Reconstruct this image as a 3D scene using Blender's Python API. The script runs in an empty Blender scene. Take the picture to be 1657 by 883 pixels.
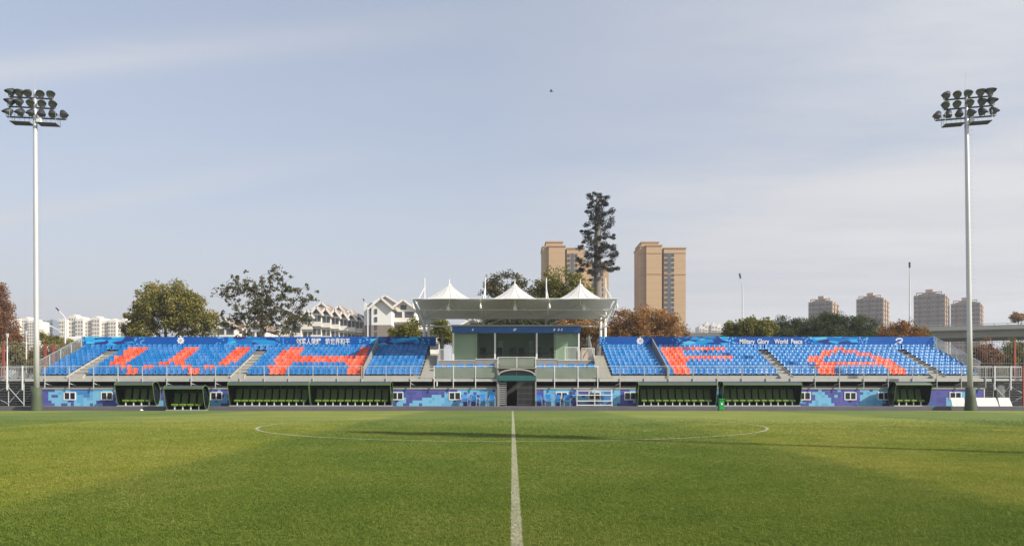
import bpy, math, random
import numpy as np
from mathutils import Vector, Matrix

# ------------------------------------------------------------------ camera, sky, sun, exposure
SC = bpy.context.scene
COL = SC.collection
CAMZ, FPX, HY, CX = 1.54, 1243.0, 632.0, 828.5
cam_d = bpy.data.cameras.new('camera')
cam = bpy.data.objects.new('camera', cam_d)
COL.objects.link(cam)
cam.location = (0, 0, CAMZ)
cam.rotation_euler = (math.radians(90), 0, 0)
cam_d.sensor_width = 36
cam_d.lens = 36 * FPX / 1657
cam_d.shift_y = (HY - 441.5) / 1657
cam_d.clip_start = 0.1
cam_d.clip_end = 6000
SC.camera = cam

SUN_AZ, SUN_EL = math.radians(116.5), math.radians(34.5)
world = bpy.data.worlds.new('World')
SC.world = world
world.use_nodes = True
wn, wl = world.node_tree.nodes, world.node_tree.links
wn.clear()
w_out = wn.new('ShaderNodeOutputWorld')
w_bg = wn.new('ShaderNodeBackground')
w_bg.inputs['Strength'].default_value = 0.14
sky = wn.new('ShaderNodeTexSky')
sky.sky_type = 'NISHITA'
sky.sun_disc = False
sky.sun_elevation = SUN_EL
sky.sun_rotation = SUN_AZ
sky.altitude = 0
sky.air_density = 1.0
sky.dust_density = 1.2
sky.ozone_density = 3.0
tc = wn.new('ShaderNodeTexCoord')


def wmath(op, a, b=None, c=None, clamp=False):
    n = wn.new('ShaderNodeMath')
    n.operation = op
    n.use_clamp = clamp
    for i, s in enumerate((a, b, c)):
        if s is None:
            continue
        if isinstance(s, (int, float)):
            n.inputs[i].default_value = s
        else:
            wl.new(s, n.inputs[i])
    return n.outputs[0]


wsep = wn.new('ShaderNodeSeparateXYZ')
wl.new(tc.outputs['Generated'], wsep.inputs[0])
dzc = wmath('ADD', wmath('MAXIMUM', wsep.outputs[2], 0.0), 0.02)
lx = wmath('DIVIDE', wsep.outputs[0], dzc)      # where the ray meets a high cloud layer
ly = wmath('DIVIDE', wsep.outputs[1], dzc)
wcomb = wn.new('ShaderNodeCombineXYZ')
wl.new(lx, wcomb.inputs[0])
wl.new(ly, wcomb.inputs[1])


def wnoise(scale, detail, sx, sy, rough=0.6, off=0.0, rot=0.0):
    mp = wn.new('ShaderNodeMapping')
    mp.inputs['Scale'].default_value = (sx, sy, 1)
    mp.inputs['Location'].default_value = (off, off * 0.7, 0)
    mp.inputs['Rotation'].default_value = (0, 0, rot)
    wl.new(wcomb.outputs[0], mp.inputs[0])
    nz = wn.new('ShaderNodeTexNoise')
    nz.inputs['Scale'].default_value = scale
    nz.inputs['Detail'].default_value = detail
    nz.inputs['Roughness'].default_value = rough
    wl.new(mp.outputs[0], nz.inputs['Vector'])
    return nz.outputs['Fac']


def streak(slope, c, w, amp, n):
    t = wmath('ADD', ly, wmath('MULTIPLY', lx, slope))
    t = wmath('DIVIDE', wmath('SUBTRACT', wmath('ADD', t, wmath('MULTIPLY', wmath('SUBTRACT', n, 0.5), w * 2.2)), c), w)
    g = wmath('POWER', 2.718, wmath('MULTIPLY', wmath('MULTIPLY', t, t), -1.0))
    return wmath('MULTIPLY', wmath('MULTIPLY', g, amp), wmath('MULTIPLY', n, 1.7))


nA = wnoise(1.1, 6, 0.45, 1.0, 0.62, 3.0, 0.25)
nB = wnoise(0.35, 5, 0.6, 1.0, 0.55, 11.0, -0.3)
front = wmath('GREATER_THAN', wsep.outputs[1], 0.0)
fade = wmath('MULTIPLY', wmath('SUBTRACT', 0.15, lx), 0.8, clamp=True)
st = wmath('ADD', wmath('MULTIPLY', streak(0.19, 1.99, 0.10, 0.21, nA), fade), wmath('MULTIPLY', wmath('MULTIPLY', streak(0.47, 2.78, 0.13, 0.09, nA), wmath('SUBTRACT', -0.5, lx, clamp=True)), 1.6))
veil = wmath('MULTIPLY', wmath('SUBTRACT', wmath('ADD', wmath('MULTIPLY', nB, 0.7), wmath('MULTIPLY', nA, 0.5)), 0.42, clamp=True), 1.3)
side = wmath('MAXIMUM', wmath('MINIMUM', wmath('ADD', 0.42, wmath('MULTIPLY', wsep.outputs[0], 3.0)), 1.7), 0.3)   # thicker veil towards the sun's side
veil = wmath('MULTIPLY', veil, side)
haze_h = wmath('POWER', 2.718, wmath('MULTIPLY', wmath('MAXIMUM', wsep.outputs[2], 0.0), -3.5))
cf = wmath('ADD', wmath('ADD', wmath('MULTIPLY', haze_h, 0.92), wmath('MULTIPLY', veil, 0.8)), wmath('MULTIPLY', st, front))
cf = wmath('MINIMUM', wmath('ADD', cf, 0.22), 0.96)
mixw = wn.new('ShaderNodeMix')
mixw.data_type = 'RGBA'
wl.new(cf, mixw.inputs['Factor'])
wl.new(sky.outputs[0], mixw.inputs['A'])
thick = wmath('ADD', wmath('MULTIPLY', veil, 0.9), wmath('MULTIPLY', wmath('MULTIPLY', st, front), 1.2), clamp=True)
cmix = wn.new('ShaderNodeMix')
cmix.data_type = 'RGBA'
wl.new(thick, cmix.inputs['Factor'])
cmix.inputs['A'].default_value = (3.42, 3.46, 3.66, 1)
cmix.inputs['B'].default_value = (4.75, 4.75, 4.8, 1)
wl.new(cmix.outputs['Result'], mixw.inputs['B'])
wl.new(mixw.outputs['Result'], w_bg.inputs['Color'])
wl.new(w_bg.outputs[0], w_out.inputs[0])

sun_d = bpy.data.lights.new('sun', 'SUN')
sun_d.energy = 4.9
sun_d.angle = math.radians(0.6)
sun_d.color = (1.0, 0.93, 0.82)
sun = bpy.data.objects.new('sun', sun_d)
COL.objects.link(sun)
sun_dir = Vector((math.sin(SUN_AZ) * math.cos(SUN_EL), math.cos(SUN_AZ) * math.cos(SUN_EL), math.sin(SUN_EL)))
sun.rotation_euler = sun_dir.to_track_quat('Z', 'Y').to_euler()
sun.location = (60, -40, 60)

SC.view_settings.view_transform = 'Standard'
SC.view_settings.look = 'None'
SC.view_settings.exposure = 0.38
SC.view_settings.gamma = 1.0
SC.view_settings.use_curve_mapping = False
SC.render.engine = 'CYCLES'
SC.cycles.use_denoising = True
SC.cycles.max_bounces = 6
SC.cycles.transparent_max_bounces = 12

# ------------------------------------------------------------------ helpers


def W(x, y, D):
    """photo pixel at a known distance -> (X, Z)"""
    return (x - CX) * D / FPX, CAMZ - (y - HY) * D / FPX


def WX(x, D):
    return (x - CX) * D / FPX


def WZ(y, D):
    return CAMZ - (y - HY) * D / FPX


ORI = {}


class MB:
    def __init__(s):
        s.v, s.f = [], []

    def poly(s, pts, faces):
        b = len(s.v)
        s.v += [tuple(p) for p in pts]
        s.f += [tuple(i + b for i in f) for f in faces]
        return s

    def box(s, x0, x1, y0, y1, z0, z1):
        return s.poly([(x0, y0, z0), (x1, y0, z0), (x1, y1, z0), (x0, y1, z0), (x0, y0, z1), (x1, y0, z1), (x1, y1, z1), (x0, y1, z1)],
                      [(0, 3, 2, 1), (4, 5, 6, 7), (0, 1, 5, 4), (1, 2, 6, 5), (2, 3, 7, 6), (3, 0, 4, 7)])

    def extrude(s, pts, vec):
        """closed polygon of 3D points swept along vec"""
        n = len(pts)
        vec = Vector(vec)
        a = [Vector(p) for p in pts]
        c = [p + vec for p in a]
        return s.poly(a + c, [tuple(range(n - 1, -1, -1)), tuple(range(n, 2 * n))] + [(i, (i + 1) % n, n + (i + 1) % n, n + i) for i in range(n)])

    def tube(s, p, q, r0, r1=None, n=8):
        r1 = r0 if r1 is None else r1
        p, q = Vector(p), Vector(q)
        d = (q - p).normalized()
        a = d.orthogonal().normalized()
        b = d.cross(a)
        pts = []
        for c, r in ((p, r0), (q, r1)):
            for i in range(n):
                t = 2 * math.pi * i / n
                pts.append(c + (a * math.cos(t) + b * math.sin(t)) * r)
        return s.poly(pts, [(i, (i + 1) % n, n + (i + 1) % n, n + i) for i in range(n)] + [tuple(range(n - 1, -1, -1)), tuple(range(n, 2 * n))])

    def path(s, pts, r, n=6):
        for a, b in zip(pts[:-1], pts[1:]):
            s.tube(a, b, r, r, n)
        return s

    def bar(s, p, q, w, h):
        """rectangular section between two points, h roughly upwards"""
        p, q = Vector(p), Vector(q)
        d = (q - p).normalized()
        up = Vector((0, 0, 1)) if abs(d.z) < 0.95 else Vector((0, 1, 0))
        a = d.cross(up).normalized()
        b = a.cross(d)
        pts = []
        for c in (p, q):
            for sa, sb in ((-1, -1), (1, -1), (1, 1), (-1, 1)):
                pts.append(c + a * sa * w / 2 + b * sb * h / 2)
        return s.poly(pts, [(0, 1, 2, 3), (7, 6, 5, 4), (0, 4, 5, 1), (1, 5, 6, 2), (2, 6, 7, 3), (3, 7, 4, 0)])

    def lathe(s, prof, n=12, M=None, cap=True):
        pts, fs = [], []
        M = M or Matrix.Identity(4)
        for r, z in prof:
            for i in range(n):
                t = 2 * math.pi * i / n
                pts.append(M @ Vector((r * math.cos(t), r * math.sin(t), z)))
        for k in range(len(prof) - 1):
            for i in range(n):
                fs.append((k * n + i, k * n + (i + 1) % n, (k + 1) * n + (i + 1) % n, (k + 1) * n + i))
        if cap:
            fs += [tuple(range(n - 1, -1, -1)), tuple(range((len(prof) - 1) * n, len(prof) * n))]
        return s.poly(pts, fs)

    def mesh(s, name, off=(0, 0, 0)):
        me = bpy.data.meshes.new(name)
        o = off
        me.from_pydata([(p[0] - o[0], p[1] - o[1], p[2] - o[2]) for p in s.v], [], s.f)
        me.update()
        return me

    def build(s, name, mat, parent=None, smooth=False, bevel=0.0):
        off = ORI.get(parent.name, (0, 0, 0)) if parent else (0, 0, 0)
        me = s.mesh(name, off)
        o = obj(name, me, mat, parent, smooth)
        ORI[o.name] = off
        if bevel:
            m = o.modifiers.new('bevel', 'BEVEL')
            m.width = bevel
            m.segments = 2
            m.limit_method = 'ANGLE'
        return o


def obj(name, me, mat, parent=None, smooth=False, loc=None):
    o = bpy.data.objects.new(name, me)
    COL.objects.link(o)
    if mat is not None and len(me.materials) == 0:
        me.materials.append(mat)
    if parent:
        o.parent = parent
    if loc is not None:
        o.location = loc
    if smooth:
        me.polygons.foreach_set('use_smooth', [True] * len(me.polygons))
    return o


def tag(o, label, cat, group=None):
    o['label'] = label
    o['category'] = cat
    if group:
        o['group'] = group
    return o


def thing(name, label, cat, loc=(0, 0, 0), group=None, rz=0.0, local=False):
    """an Empty at the base; parts are written in world metres unless local"""
    o = bpy.data.objects.new(name, None)
    COL.objects.link(o)
    o.location = loc
    o.rotation_euler = (0, 0, rz)
    o.empty_display_size = 0.3
    ORI[o.name] = (0, 0, 0) if local else tuple(loc)
    return tag(o, label, cat, group)


def copy_tree(o, parent=None):
    c = o.copy()
    COL.objects.link(c)
    c.parent = parent
    for ch in list(o.children):
        copy_tree(ch, c)
    return c


def struct(o):
    o['kind'] = 'structure'
    return o


# ------------------------------------------------------------------ materials
MATS = {}


def nodes_of(name):
    m = bpy.data.materials.new(name)
    m.use_nodes = True
    nt = m.node_tree
    return m, nt, nt.nodes, nt.links, nt.nodes['Principled BSDF']


def mat(name, col, rough=0.6, metal=0.0, var=0.12, scale=2.0, bump=0.0, bscale=40.0, spec=0.5, dirt=0.0, dirtcol=(0.12, 0.10, 0.08), transl=0.0):
    if name in MATS:
        return MATS[name]
    m, nt, N, L, b = nodes_of(name)
    b.inputs['Roughness'].default_value = rough
    b.inputs['Metallic'].default_value = metal
    b.inputs['Specular IOR Level'].default_value = spec
    geo = N.new('ShaderNodeNewGeometry')
    nz = N.new('ShaderNodeTexNoise')
    nz.inputs['Scale'].default_value = scale
    nz.inputs['Detail'].default_value = 5
    L.new(geo.outputs['Position'], nz.inputs['Vector'])
    mx = N.new('ShaderNodeMix')
    mx.data_type = 'RGBA'
    mx.inputs['A'].default_value = tuple(c * (1 - var) for c in col) + (1,)
    mx.inputs['B'].default_value = tuple(min(1, c * (1 + var)) for c in col) + (1,)
    L.new(nz.outputs['Fac'], mx.inputs['Factor'])
    out = mx.outputs['Result']
    if dirt:
        n2 = N.new('ShaderNodeTexNoise')
        n2.inputs['Scale'].default_value = 1.3
        n2.inputs['Detail'].default_value = 8
        n2.inputs['Roughness'].default_value = 0.7
        mp = N.new('ShaderNodeMapping')
        mp.inputs['Scale'].default_value = (2.5, 2.5, 0.5)
        L.new(geo.outputs['Position'], mp.inputs[0])
        L.new(mp.outputs[0], n2.inputs['Vector'])
        rp = N.new('ShaderNodeMapRange')
        rp.inputs['From Min'].default_value = 0.5
        rp.inputs['From Max'].default_value = 0.8
        rp.inputs['To Max'].default_value = dirt
        L.new(n2.outputs['Fac'], rp.inputs['Value'])
        m2 = N.new('ShaderNodeMix')
        m2.data_type = 'RGBA'
        L.new(rp.outputs[0], m2.inputs['Factor'])
        L.new(out, m2.inputs['A'])
        m2.inputs['B'].default_value = dirtcol + (1,)
        out = m2.outputs['Result']
    L.new(out, b.inputs['Base Color'])
    if bump:
        n3 = N.new('ShaderNodeTexNoise')
        n3.inputs['Scale'].default_value = bscale
        n3.inputs['Detail'].default_value = 4
        L.new(geo.outputs['Position'], n3.inputs['Vector'])
        bp = N.new('ShaderNodeBump')
        bp.inputs['Strength'].default_value = bump
        bp.inputs['Distance'].default_value = 0.02
        L.new(n3.outputs['Fac'], bp.inputs['Height'])
        L.new(bp.outputs[0], b.inputs['Normal'])
    if transl:
        tr = N.new('ShaderNodeBsdfTranslucent')
        L.new(out, tr.inputs['Color'])
        ms = N.new('ShaderNodeMixShader')
        ms.inputs[0].default_value = transl
        L.new(b.outputs[0], ms.inputs[1])
        L.new(tr.outputs[0], ms.inputs[2])
        L.new(ms.outputs[0], N['Material Output'].inputs['Surface'])
    MATS[name] = m
    return m


def leafmat(name, c1, c2, c3, transl=0.35):
    """foliage: every leaf takes its own tint between three real leaf colours"""
    m, nt, N, L, b = nodes_of(name)
    geo = N.new('ShaderNodeNewGeometry')
    nz = N.new('ShaderNodeTexNoise')
    nz.inputs['Scale'].default_value = 0.55
    nz.inputs['Detail'].default_value = 3
    L.new(geo.outputs['Position'], nz.inputs['Vector'])
    ad = N.new('ShaderNodeMath')
    ad.operation = 'MULTIPLY_ADD'
    L.new(nz.outputs['Fac'], ad.inputs[0])
    ad.inputs[1].default_value = 1.3
    ad.inputs[2].default_value = -0.4
    av = N.new('ShaderNodeMath')
    av.operation = 'MULTIPLY_ADD'
    L.new(geo.outputs['Random Per Island'], av.inputs[0])
    av.inputs[1].default_value = 0.55
    L.new(ad.outputs[0], av.inputs[2])
    rp = N.new('ShaderNodeValToRGB')
    e = rp.color_ramp.elements
    e[0].position, e[0].color = 0.1, c1 + (1,)
    e[1].position, e[1].color = 0.95, c3 + (1,)
    x = e.new(0.5)
    x.color = c2 + (1,)
    L.new(av.outputs[0], rp.inputs[0])
    L.new(rp.outputs[0], b.inputs['Base Color'])
    b.inputs['Roughness'].default_value = 0.55
    b.inputs['Specular IOR Level'].default_value = 0.25
    tr = N.new('ShaderNodeBsdfTranslucent')
    L.new(rp.outputs[0], tr.inputs['Color'])
    ms = N.new('ShaderNodeMixShader')
    ms.inputs[0].default_value = transl
    L.new(b.outputs[0], ms.inputs[1])
    L.new(tr.outputs[0], ms.inputs[2])
    L.new(ms.outputs[0], N['Material Output'].inputs['Surface'])
    return m


def math_node(N, L, op, a, b=None, c=None, clamp=False):
    n = N.new('ShaderNodeMath')
    n.operation = op
    n.use_clamp = clamp
    for i, s in enumerate((a, b, c)):
        if s is None:
            continue
        if isinstance(s, (int, float)):
            n.inputs[i].default_value = s
        else:
            L.new(s, n.inputs[i])
    return n.outputs[0]


def mixc(N, L, f, a, b):
    n = N.new('ShaderNodeMix')
    n.data_type = 'RGBA'
    for key, s in (('Factor', f), ('A', a), ('B', b)):
        if isinstance(s, (int, float)):
            n.inputs[key].default_value = s
        elif isinstance(s, tuple):
            n.inputs[key].default_value = s + (1,)
        else:
            L.new(s, n.inputs[key])
    return n.outputs['Result']


def noise(N, L, vec, scale, detail=3, rough=0.5):
    n = N.new('ShaderNodeTexNoise')
    n.inputs['Scale'].default_value = scale
    n.inputs['Detail'].default_value = detail
    n.inputs['Roughness'].default_value = rough
    L.new(vec, n.inputs['Vector'])
    return n.outputs['Fac']


def snapvec(N, L, vec, sx, sy, sz, off=(0, 0, 0)):
    a = N.new('ShaderNodeVectorMath')
    a.operation = 'ADD'
    L.new(vec, a.inputs[0])
    a.inputs[1].default_value = off
    n = N.new('ShaderNodeVectorMath')
    n.operation = 'SNAP'
    L.new(a.outputs[0], n.inputs[0])
    n.inputs[1].default_value = (sx, sy, sz)
    return n.outputs[0]


def camo_material():
    """printed panels: square pixel camouflage in light blue, mid blue and indigo"""
    m, nt, N, L, b = nodes_of('pixel_camouflage_print')
    geo = N.new('ShaderNodeNewGeometry')
    s = snapvec(N, L, geo.outputs['Position'], 0.26, 50, 0.228, (0.03, 0, -0.31))
    mp = N.new('ShaderNodeMapping')
    mp.inputs['Scale'].default_value = (0.8, 1, 1.0)
    mp.inputs['Location'].default_value = (7.3, 0, 2.0)
    L.new(s, mp.inputs[0])
    n1 = noise(N, L, mp.outputs[0], 0.5, 2.0, 0.62)
    n2 = noise(N, L, mp.outputs[0], 1.9, 1.0)
    v = math_node(N, L, 'ADD', n1, math_node(N, L, 'MULTIPLY', math_node(N, L, 'SUBTRACT', n2, 0.5), 0.22))
    rp = N.new('ShaderNodeValToRGB')
    rp.color_ramp.interpolation = 'CONSTANT'
    e = rp.color_ramp.elements
    e[0].position, e[0].color = 0.0, (0.028, 0.13, 0.40, 1)
    e[1].position, e[1].color = 0.63, (0.045, 0.20, 0.50, 1)
    for p, c in ((0.34, (0.085, 0.095, 0.35, 1)), (0.43, (0.06, 0.07, 0.30, 1)), (0.485, (0.17, 0.47, 0.68, 1)), (0.565, (0.11, 0.37, 0.62, 1))):
        x = e.new(p)
        x.color = c
    L.new(v, rp.inputs[0])
    g = noise(N, L, geo.outputs['Position'], 3.0, 6)
    L.new(mixc(N, L, math_node(N, L, 'MULTIPLY', g, 0.16), rp.outputs[0], (0.35, 0.34, 0.36)), b.inputs['Base Color'])
    b.inputs['Roughness'].default_value = 0.5
    b.inputs['Specular IOR Level'].default_value = 0.3
    return m


def banner_material(name, period, centre):
    """printed banner: deep blue ground with patches of cyan shards and of little light squares"""
    m, nt, N, L, b = nodes_of(name)
    geo = N.new('ShaderNodeNewGeometry')
    sep = N.new('ShaderNodeSeparateXYZ')
    L.new(geo.outputs['Position'], sep.inputs[0])
    px = sep.outputs[0]
    # the print repeats: a plain text field, a field of squares, a field of shards
    ph = math_node(N, L, 'FRACT', math_node(N, L, 'DIVIDE', math_node(N, L, 'ADD', px, 100.5 * period - centre), period))
    d = math_node(N, L, 'SUBTRACT', 0.5, math_node(N, L, 'ABSOLUTE', math_node(N, L, 'SUBTRACT', ph, 0.5)))      # 0.5 at text field, 0 between
    wob = math_node(N, L, 'MULTIPLY', math_node(N, L, 'SUBTRACT', noise(N, L, geo.outputs['Position'], 0.9, 2), 0.5), 0.05)
    dd = math_node(N, L, 'ADD', d, wob)
    shard = math_node(N, L, 'LESS_THAN', dd, 0.17)
    sq = math_node(N, L, 'LESS_THAN', dd, 0.25)
    base = mixc(N, L, noise(N, L, geo.outputs['Position'], 0.35, 2), (0.004, 0.06, 0.29), (0.012, 0.13, 0.47))
    s = snapvec(N, L, geo.outputs['Position'], 0.095, 50, 0.095)
    wnz = N.new('ShaderNodeTexWhiteNoise')
    L.new(s, wnz.inputs['Vector'])
    dots = math_node(N, L, 'MULTIPLY', math_node(N, L, 'GREATER_THAN', wnz.outputs['Value'], 0.80), sq)
    base = mixc(N, L, dots, base, (0.16, 0.5, 0.78))
    mp = N.new('ShaderNodeMapping')
    mp.inputs['Rotation'].default_value = (0, 0.9, 0)
    mp.inputs['Scale'].default_value = (0.7, 1, 2.6)
    L.new(geo.outputs['Position'], mp.inputs[0])
    vo = N.new('ShaderNodeTexVoronoi')
    vo.inputs['Scale'].default_value = 1.5
    L.new(mp.outputs[0], vo.inputs['Vector'])
    sc = N.new('ShaderNodeSeparateColor')
    L.new(vo.outputs['Color'], sc.inputs[0])
    rp = N.new('ShaderNodeValToRGB')
    rp.color_ramp.interpolation = 'CONSTANT'
    e = rp.color_ramp.elements
    e[0].position, e[0].color = 0.0, (0.012, 0.05, 0.25, 1)
    e[1].position, e[1].color = 0.72, (0.03, 0.42, 0.78, 1)
    for p, c in ((0.22, (0.012, 0.16, 0.47, 1)), (0.42, (0.035, 0.03, 0.20, 1)), (0.52, (0.02, 0.28, 0.62, 1)), (0.88, (0.10, 0.5, 0.74, 1))):
        x = e.new(p)
        x.color = c
    L.new(sc.outputs[0], rp.inputs[0])
    L.new(mixc(N, L, shard, base, rp.outputs[0]), b.inputs['Base Color'])
    b.inputs['Roughness'].default_value = 0.55
    b.inputs['Specular IOR Level'].default_value = 0.25
    return m


def grass_material(name, blade):
    m, nt, N, L, b = nodes_of(name)
    geo = N.new('ShaderNodeNewGeometry')
    pos = geo.outputs['Position']
    sep = N.new('ShaderNodeSeparateXYZ')
    L.new(pos, sep.inputs[0])
    x, y = sep.outputs[0], sep.outputs[1]
    # mowing passes: 6 m wide, parallel to the halfway line, blades lean to or fro
    wob = math_node(N, L, 'MULTIPLY', math_node(N, L, 'SUBTRACT', noise(N, L, pos, 0.8, 3), 0.5), 0.7)
    t = math_node(N, L, 'ADD', x, wob)
    st = math_node(N, L, 'PINGPONG', math_node(N, L, 'ADD', t, 600.0), 6.0)
    band = N.new('ShaderNodeMapRange')
    band.interpolation_type = 'SMOOTHSTEP'
    band.inputs['From Min'].default_value = 2.6
    band.inputs['From Max'].default_value = 3.4
    # alternate 6 m: use a sine-like square wave
    sq = math_node(N, L, 'MULTIPLY', math_node(N, L, 'COSINE', math_node(N, L, 'MULTIPLY', t, math.pi / 12.2)), -1.0)
    L.new(sq, band.inputs['Value'])
    band.inputs['From Min'].default_value = -0.12
    band.inputs['From Max'].default_value = 0.12
    n1 = noise(N, L, pos, 0.22, 6, 0.6)
    n2 = noise(N, L, pos, 1.6, 6, 0.65)
    n3 = noise(N, L, pos, 22.0, 3, 0.6)
    v = math_node(N, L, 'ADD', math_node(N, L, 'MULTIPLY_ADD', n1, 0.62, 0.06), math_node(N, L, 'MULTIPLY', n2, 0.24))
    v = math_node(N, L, 'ADD', v, math_node(N, L, 'MULTIPLY', math_node(N, L, 'SUBTRACT', n3, 0.5), 0.13))
    if blade:
        v = math_node(N, L, 'ADD', v, math_node(N, L, 'MULTIPLY', math_node(N, L, 'SUBTRACT', geo.outputs['Random Per Island'], 0.5), 0.16))
    rp = N.new('ShaderNodeValToRGB')
    e = rp.color_ramp.elements
    k = 1.75 if blade else 1.36
    e[0].position, e[0].color = 0.28, (0.055 * k, 0.094 * k, 0.014 * k, 1)
    e[1].position, e[1].color = 0.74, (0.185 * k, 0.178 * k, 0.042 * k, 1)
    xx = e.new(0.5)
    xx.color = (0.107 * k, 0.139 * k, 0.021 * k, 1)
    L.new(v, rp.inputs[0])
    c = mixc(N, L, math_node(N, L, 'MULTIPLY', math_node(N, L, 'SUBTRACT', 1.0, band.outputs[0]), 0.0), rp.outputs[0], (0.0, 0.0, 0.0))
    hs = N.new('ShaderNodeHueSaturation')
    L.new(c, hs.inputs['Color'])
    L.new(math_node(N, L, 'MULTIPLY_ADD', band.outputs[0], -0.026, 0.506), hs.inputs['Hue'])
    L.new(math_node(N, L, 'MULTIPLY_ADD', band.outputs[0], 0.25, 0.92), hs.inputs['Value'])
    col = hs.outputs[0]
    if blade:
        ln = math_node(N, L, 'LESS_THAN', math_node(N, L, 'ABSOLUTE', math_node(N, L, 'ADD', math_node(N, L, 'SUBTRACT', x, 0.045), math_node(N, L, 'MULTIPLY', math_node(N, L, 'SUBTRACT', n3, 0.5), 0.06))), 0.056)
        dx = math_node(N, L, 'MULTIPLY', x, x)
        yy = math_node(N, L, 'SUBTRACT', y, 29.0)
        rr = math_node(N, L, 'SQRT', math_node(N, L, 'ADD', dx, math_node(N, L, 'MULTIPLY', yy, yy)))
        ci = math_node(N, L, 'LESS_THAN', math_node(N, L, 'ABSOLUTE', math_node(N, L, 'SUBTRACT', rr, 9.15)), 0.06)
        f = math_node(N, L, 'MULTIPLY', math_node(N, L, 'MAXIMUM', ln, ci), math_node(N, L, 'MULTIPLY_ADD', n2, 0.5, 0.42))
        col = mixc(N, L, f, col, (0.62, 0.58, 0.46))
    L.new(col, b.inputs['Base Color'])
    b.inputs['Roughness'].default_value = 0.75
    b.inputs['Specular IOR Level'].default_value = 0.2
    if blade:
        tr = N.new('ShaderNodeBsdfTranslucent')
        L.new(col, tr.inputs['Color'])
        ms = N.new('ShaderNodeMixShader')
        ms.inputs[0].default_value = 0.4
        L.new(b.outputs[0], ms.inputs[1])
        L.new(tr.outputs[0], ms.inputs[2])
        L.new(ms.outputs[0], N['Material Output'].inputs['Surface'])
    else:
        bp = N.new('ShaderNodeBump')
        bp.inputs['Strength'].default_value = 0.5
        bp.inputs['Distance'].default_value = 0.03
        L.new(noise(N, L, pos, 30.0, 4, 0.7), bp.inputs['Height'])
        L.new(bp.outputs[0], b.inputs['Normal'])
    return m


def line_material():
    m, nt, N, L, b = nodes_of('worn_line_paint')
    geo = N.new('ShaderNodeNewGeometry')
    n1 = noise(N, L, geo.outputs['Position'], 26.0, 5, 0.7)
    n2 = noise(N, L, geo.outputs['Position'], 1.2, 3)
    f = math_node(N, L, 'MULTIPLY_ADD', math_node(N, L, 'ADD', n1, math_node(N, L, 'MULTIPLY', n2, 0.6)), 1.5, -0.80, clamp=True)
    L.new(mixc(N, L, f, (0.18, 0.20, 0.06), (0.50, 0.47, 0.35)), b.inputs['Base Color'])
    b.inputs['Roughness'].default_value = 0.9
    return m


def clear_material(name, tint, mixf, rough=0.06, base=(0.02, 0.03, 0.028)):
    """thin sheet: part see-through (tinted), part glossy dark surface"""
    m, nt, N, L, b = nodes_of(name)
    geo = N.new('ShaderNodeNewGeometry')
    nz = noise(N, L, geo.outputs['Position'], 1.4, 4)
    L.new(mixc(N, L, nz, tuple(c * 0.8 for c in base), tuple(c * 1.25 for c in base)), b.inputs['Base Color'])
    b.inputs['Roughness'].default_value = rough
    tr = N.new('ShaderNodeBsdfTransparent')
    tr.inputs[0].default_value = tint + (1,)
    ms = N.new('ShaderNodeMixShader')
    ms.inputs[0].default_value = mixf
    L.new(b.outputs[0], ms.inputs[1])
    L.new(tr.outputs[0], ms.inputs[2])
    L.new(ms.outputs[0], N['Material Output'].inputs['Surface'])
    return m


M_grass = grass_material('mown_turf', False)
M_blade = grass_material('grass_blades', True)
M_line = line_material()
M_camo = camo_material()
M_bannerL = banner_material('blue_banner_print_a', 13.06, -17.4)
M_bannerR = banner_material('blue_banner_print_b', 12.0, 23.75)
M_land = mat('rough_land', (0.10, 0.10, 0.05), 0.9, var=0.4, scale=0.08, bump=0.4, bscale=3)
M_asph = mat('grey_asphalt', (0.085, 0.085, 0.09), 0.9, var=0.2, scale=1.5, bump=0.3, bscale=40)
M_kerb = mat('grey_rubber_kerb', (0.118, 0.115, 0.114), 0.85, var=0.2, scale=0.9, dirt=0.35, dirtcol=(0.2, 0.19, 0.17), bump=0.2)
M_conc = mat('pale_concrete', (0.40, 0.385, 0.335), 0.85, var=0.12, scale=1.1, dirt=0.4, dirtcol=(0.2, 0.18, 0.15), bump=0.15)
M_deck = mat('grey_deck', (0.24, 0.24, 0.225), 0.8, var=0.15, scale=1.3, dirt=0.3)
M_white = mat('white_painted_steel', (0.72, 0.72, 0.70), 0.45, var=0.05, scale=2, dirt=0.18, dirtcol=(0.35, 0.32, 0.27))
M_mast = mat('pale_galvanised_mast', (0.62, 0.62, 0.60), 0.4, 0.35, var=0.08, scale=1.5, dirt=0.2, dirtcol=(0.35, 0.33, 0.3))
M_rail = mat('grey_white_rail_paint', (0.45, 0.45, 0.43), 0.5, var=0.1, scale=2, dirt=0.3, dirtcol=(0.28, 0.26, 0.22))
M_ridge = mat('galvanised_steel', (0.50, 0.51, 0.50), 0.45, 0.55, var=0.12, scale=3, dirt=0.2, dirtcol=(0.25, 0.23, 0.2))
M_dark = mat('dark_steel', (0.035, 0.037, 0.04), 0.5, 0.3, var=0.2)
M_black = mat('black_mesh_cloth', (0.012, 0.012, 0.013), 0.8, var=0.3)
M_under = mat('under_stand_board', (0.05, 0.045, 0.04), 0.9, var=0.3)
M_blue = mat('blue_plastic', (0.008, 0.182, 0.49), 0.34, var=0.07, scale=1.5, spec=0.45, dirt=0.12, dirtcol=(0.05, 0.2, 0.5))
M_orange = mat('orange_plastic', (0.80, 0.10, 0.032), 0.4, var=0.07, scale=1.5, spec=0.4)
M_lime = mat('lime_padding', (0.135, 0.24, 0.012), 0.6, var=0.12, scale=3)
M_lime_shaded = mat('lime_padding_shaded', (0.05, 0.095, 0.012), 0.6, var=0.12, scale=3)  # seat backs: shade under the shelter roof painted in as darker lime
M_visor = mat('grey_green_polycarbonate', (0.062, 0.085, 0.07), 0.4, var=0.1, scale=1)
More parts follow.
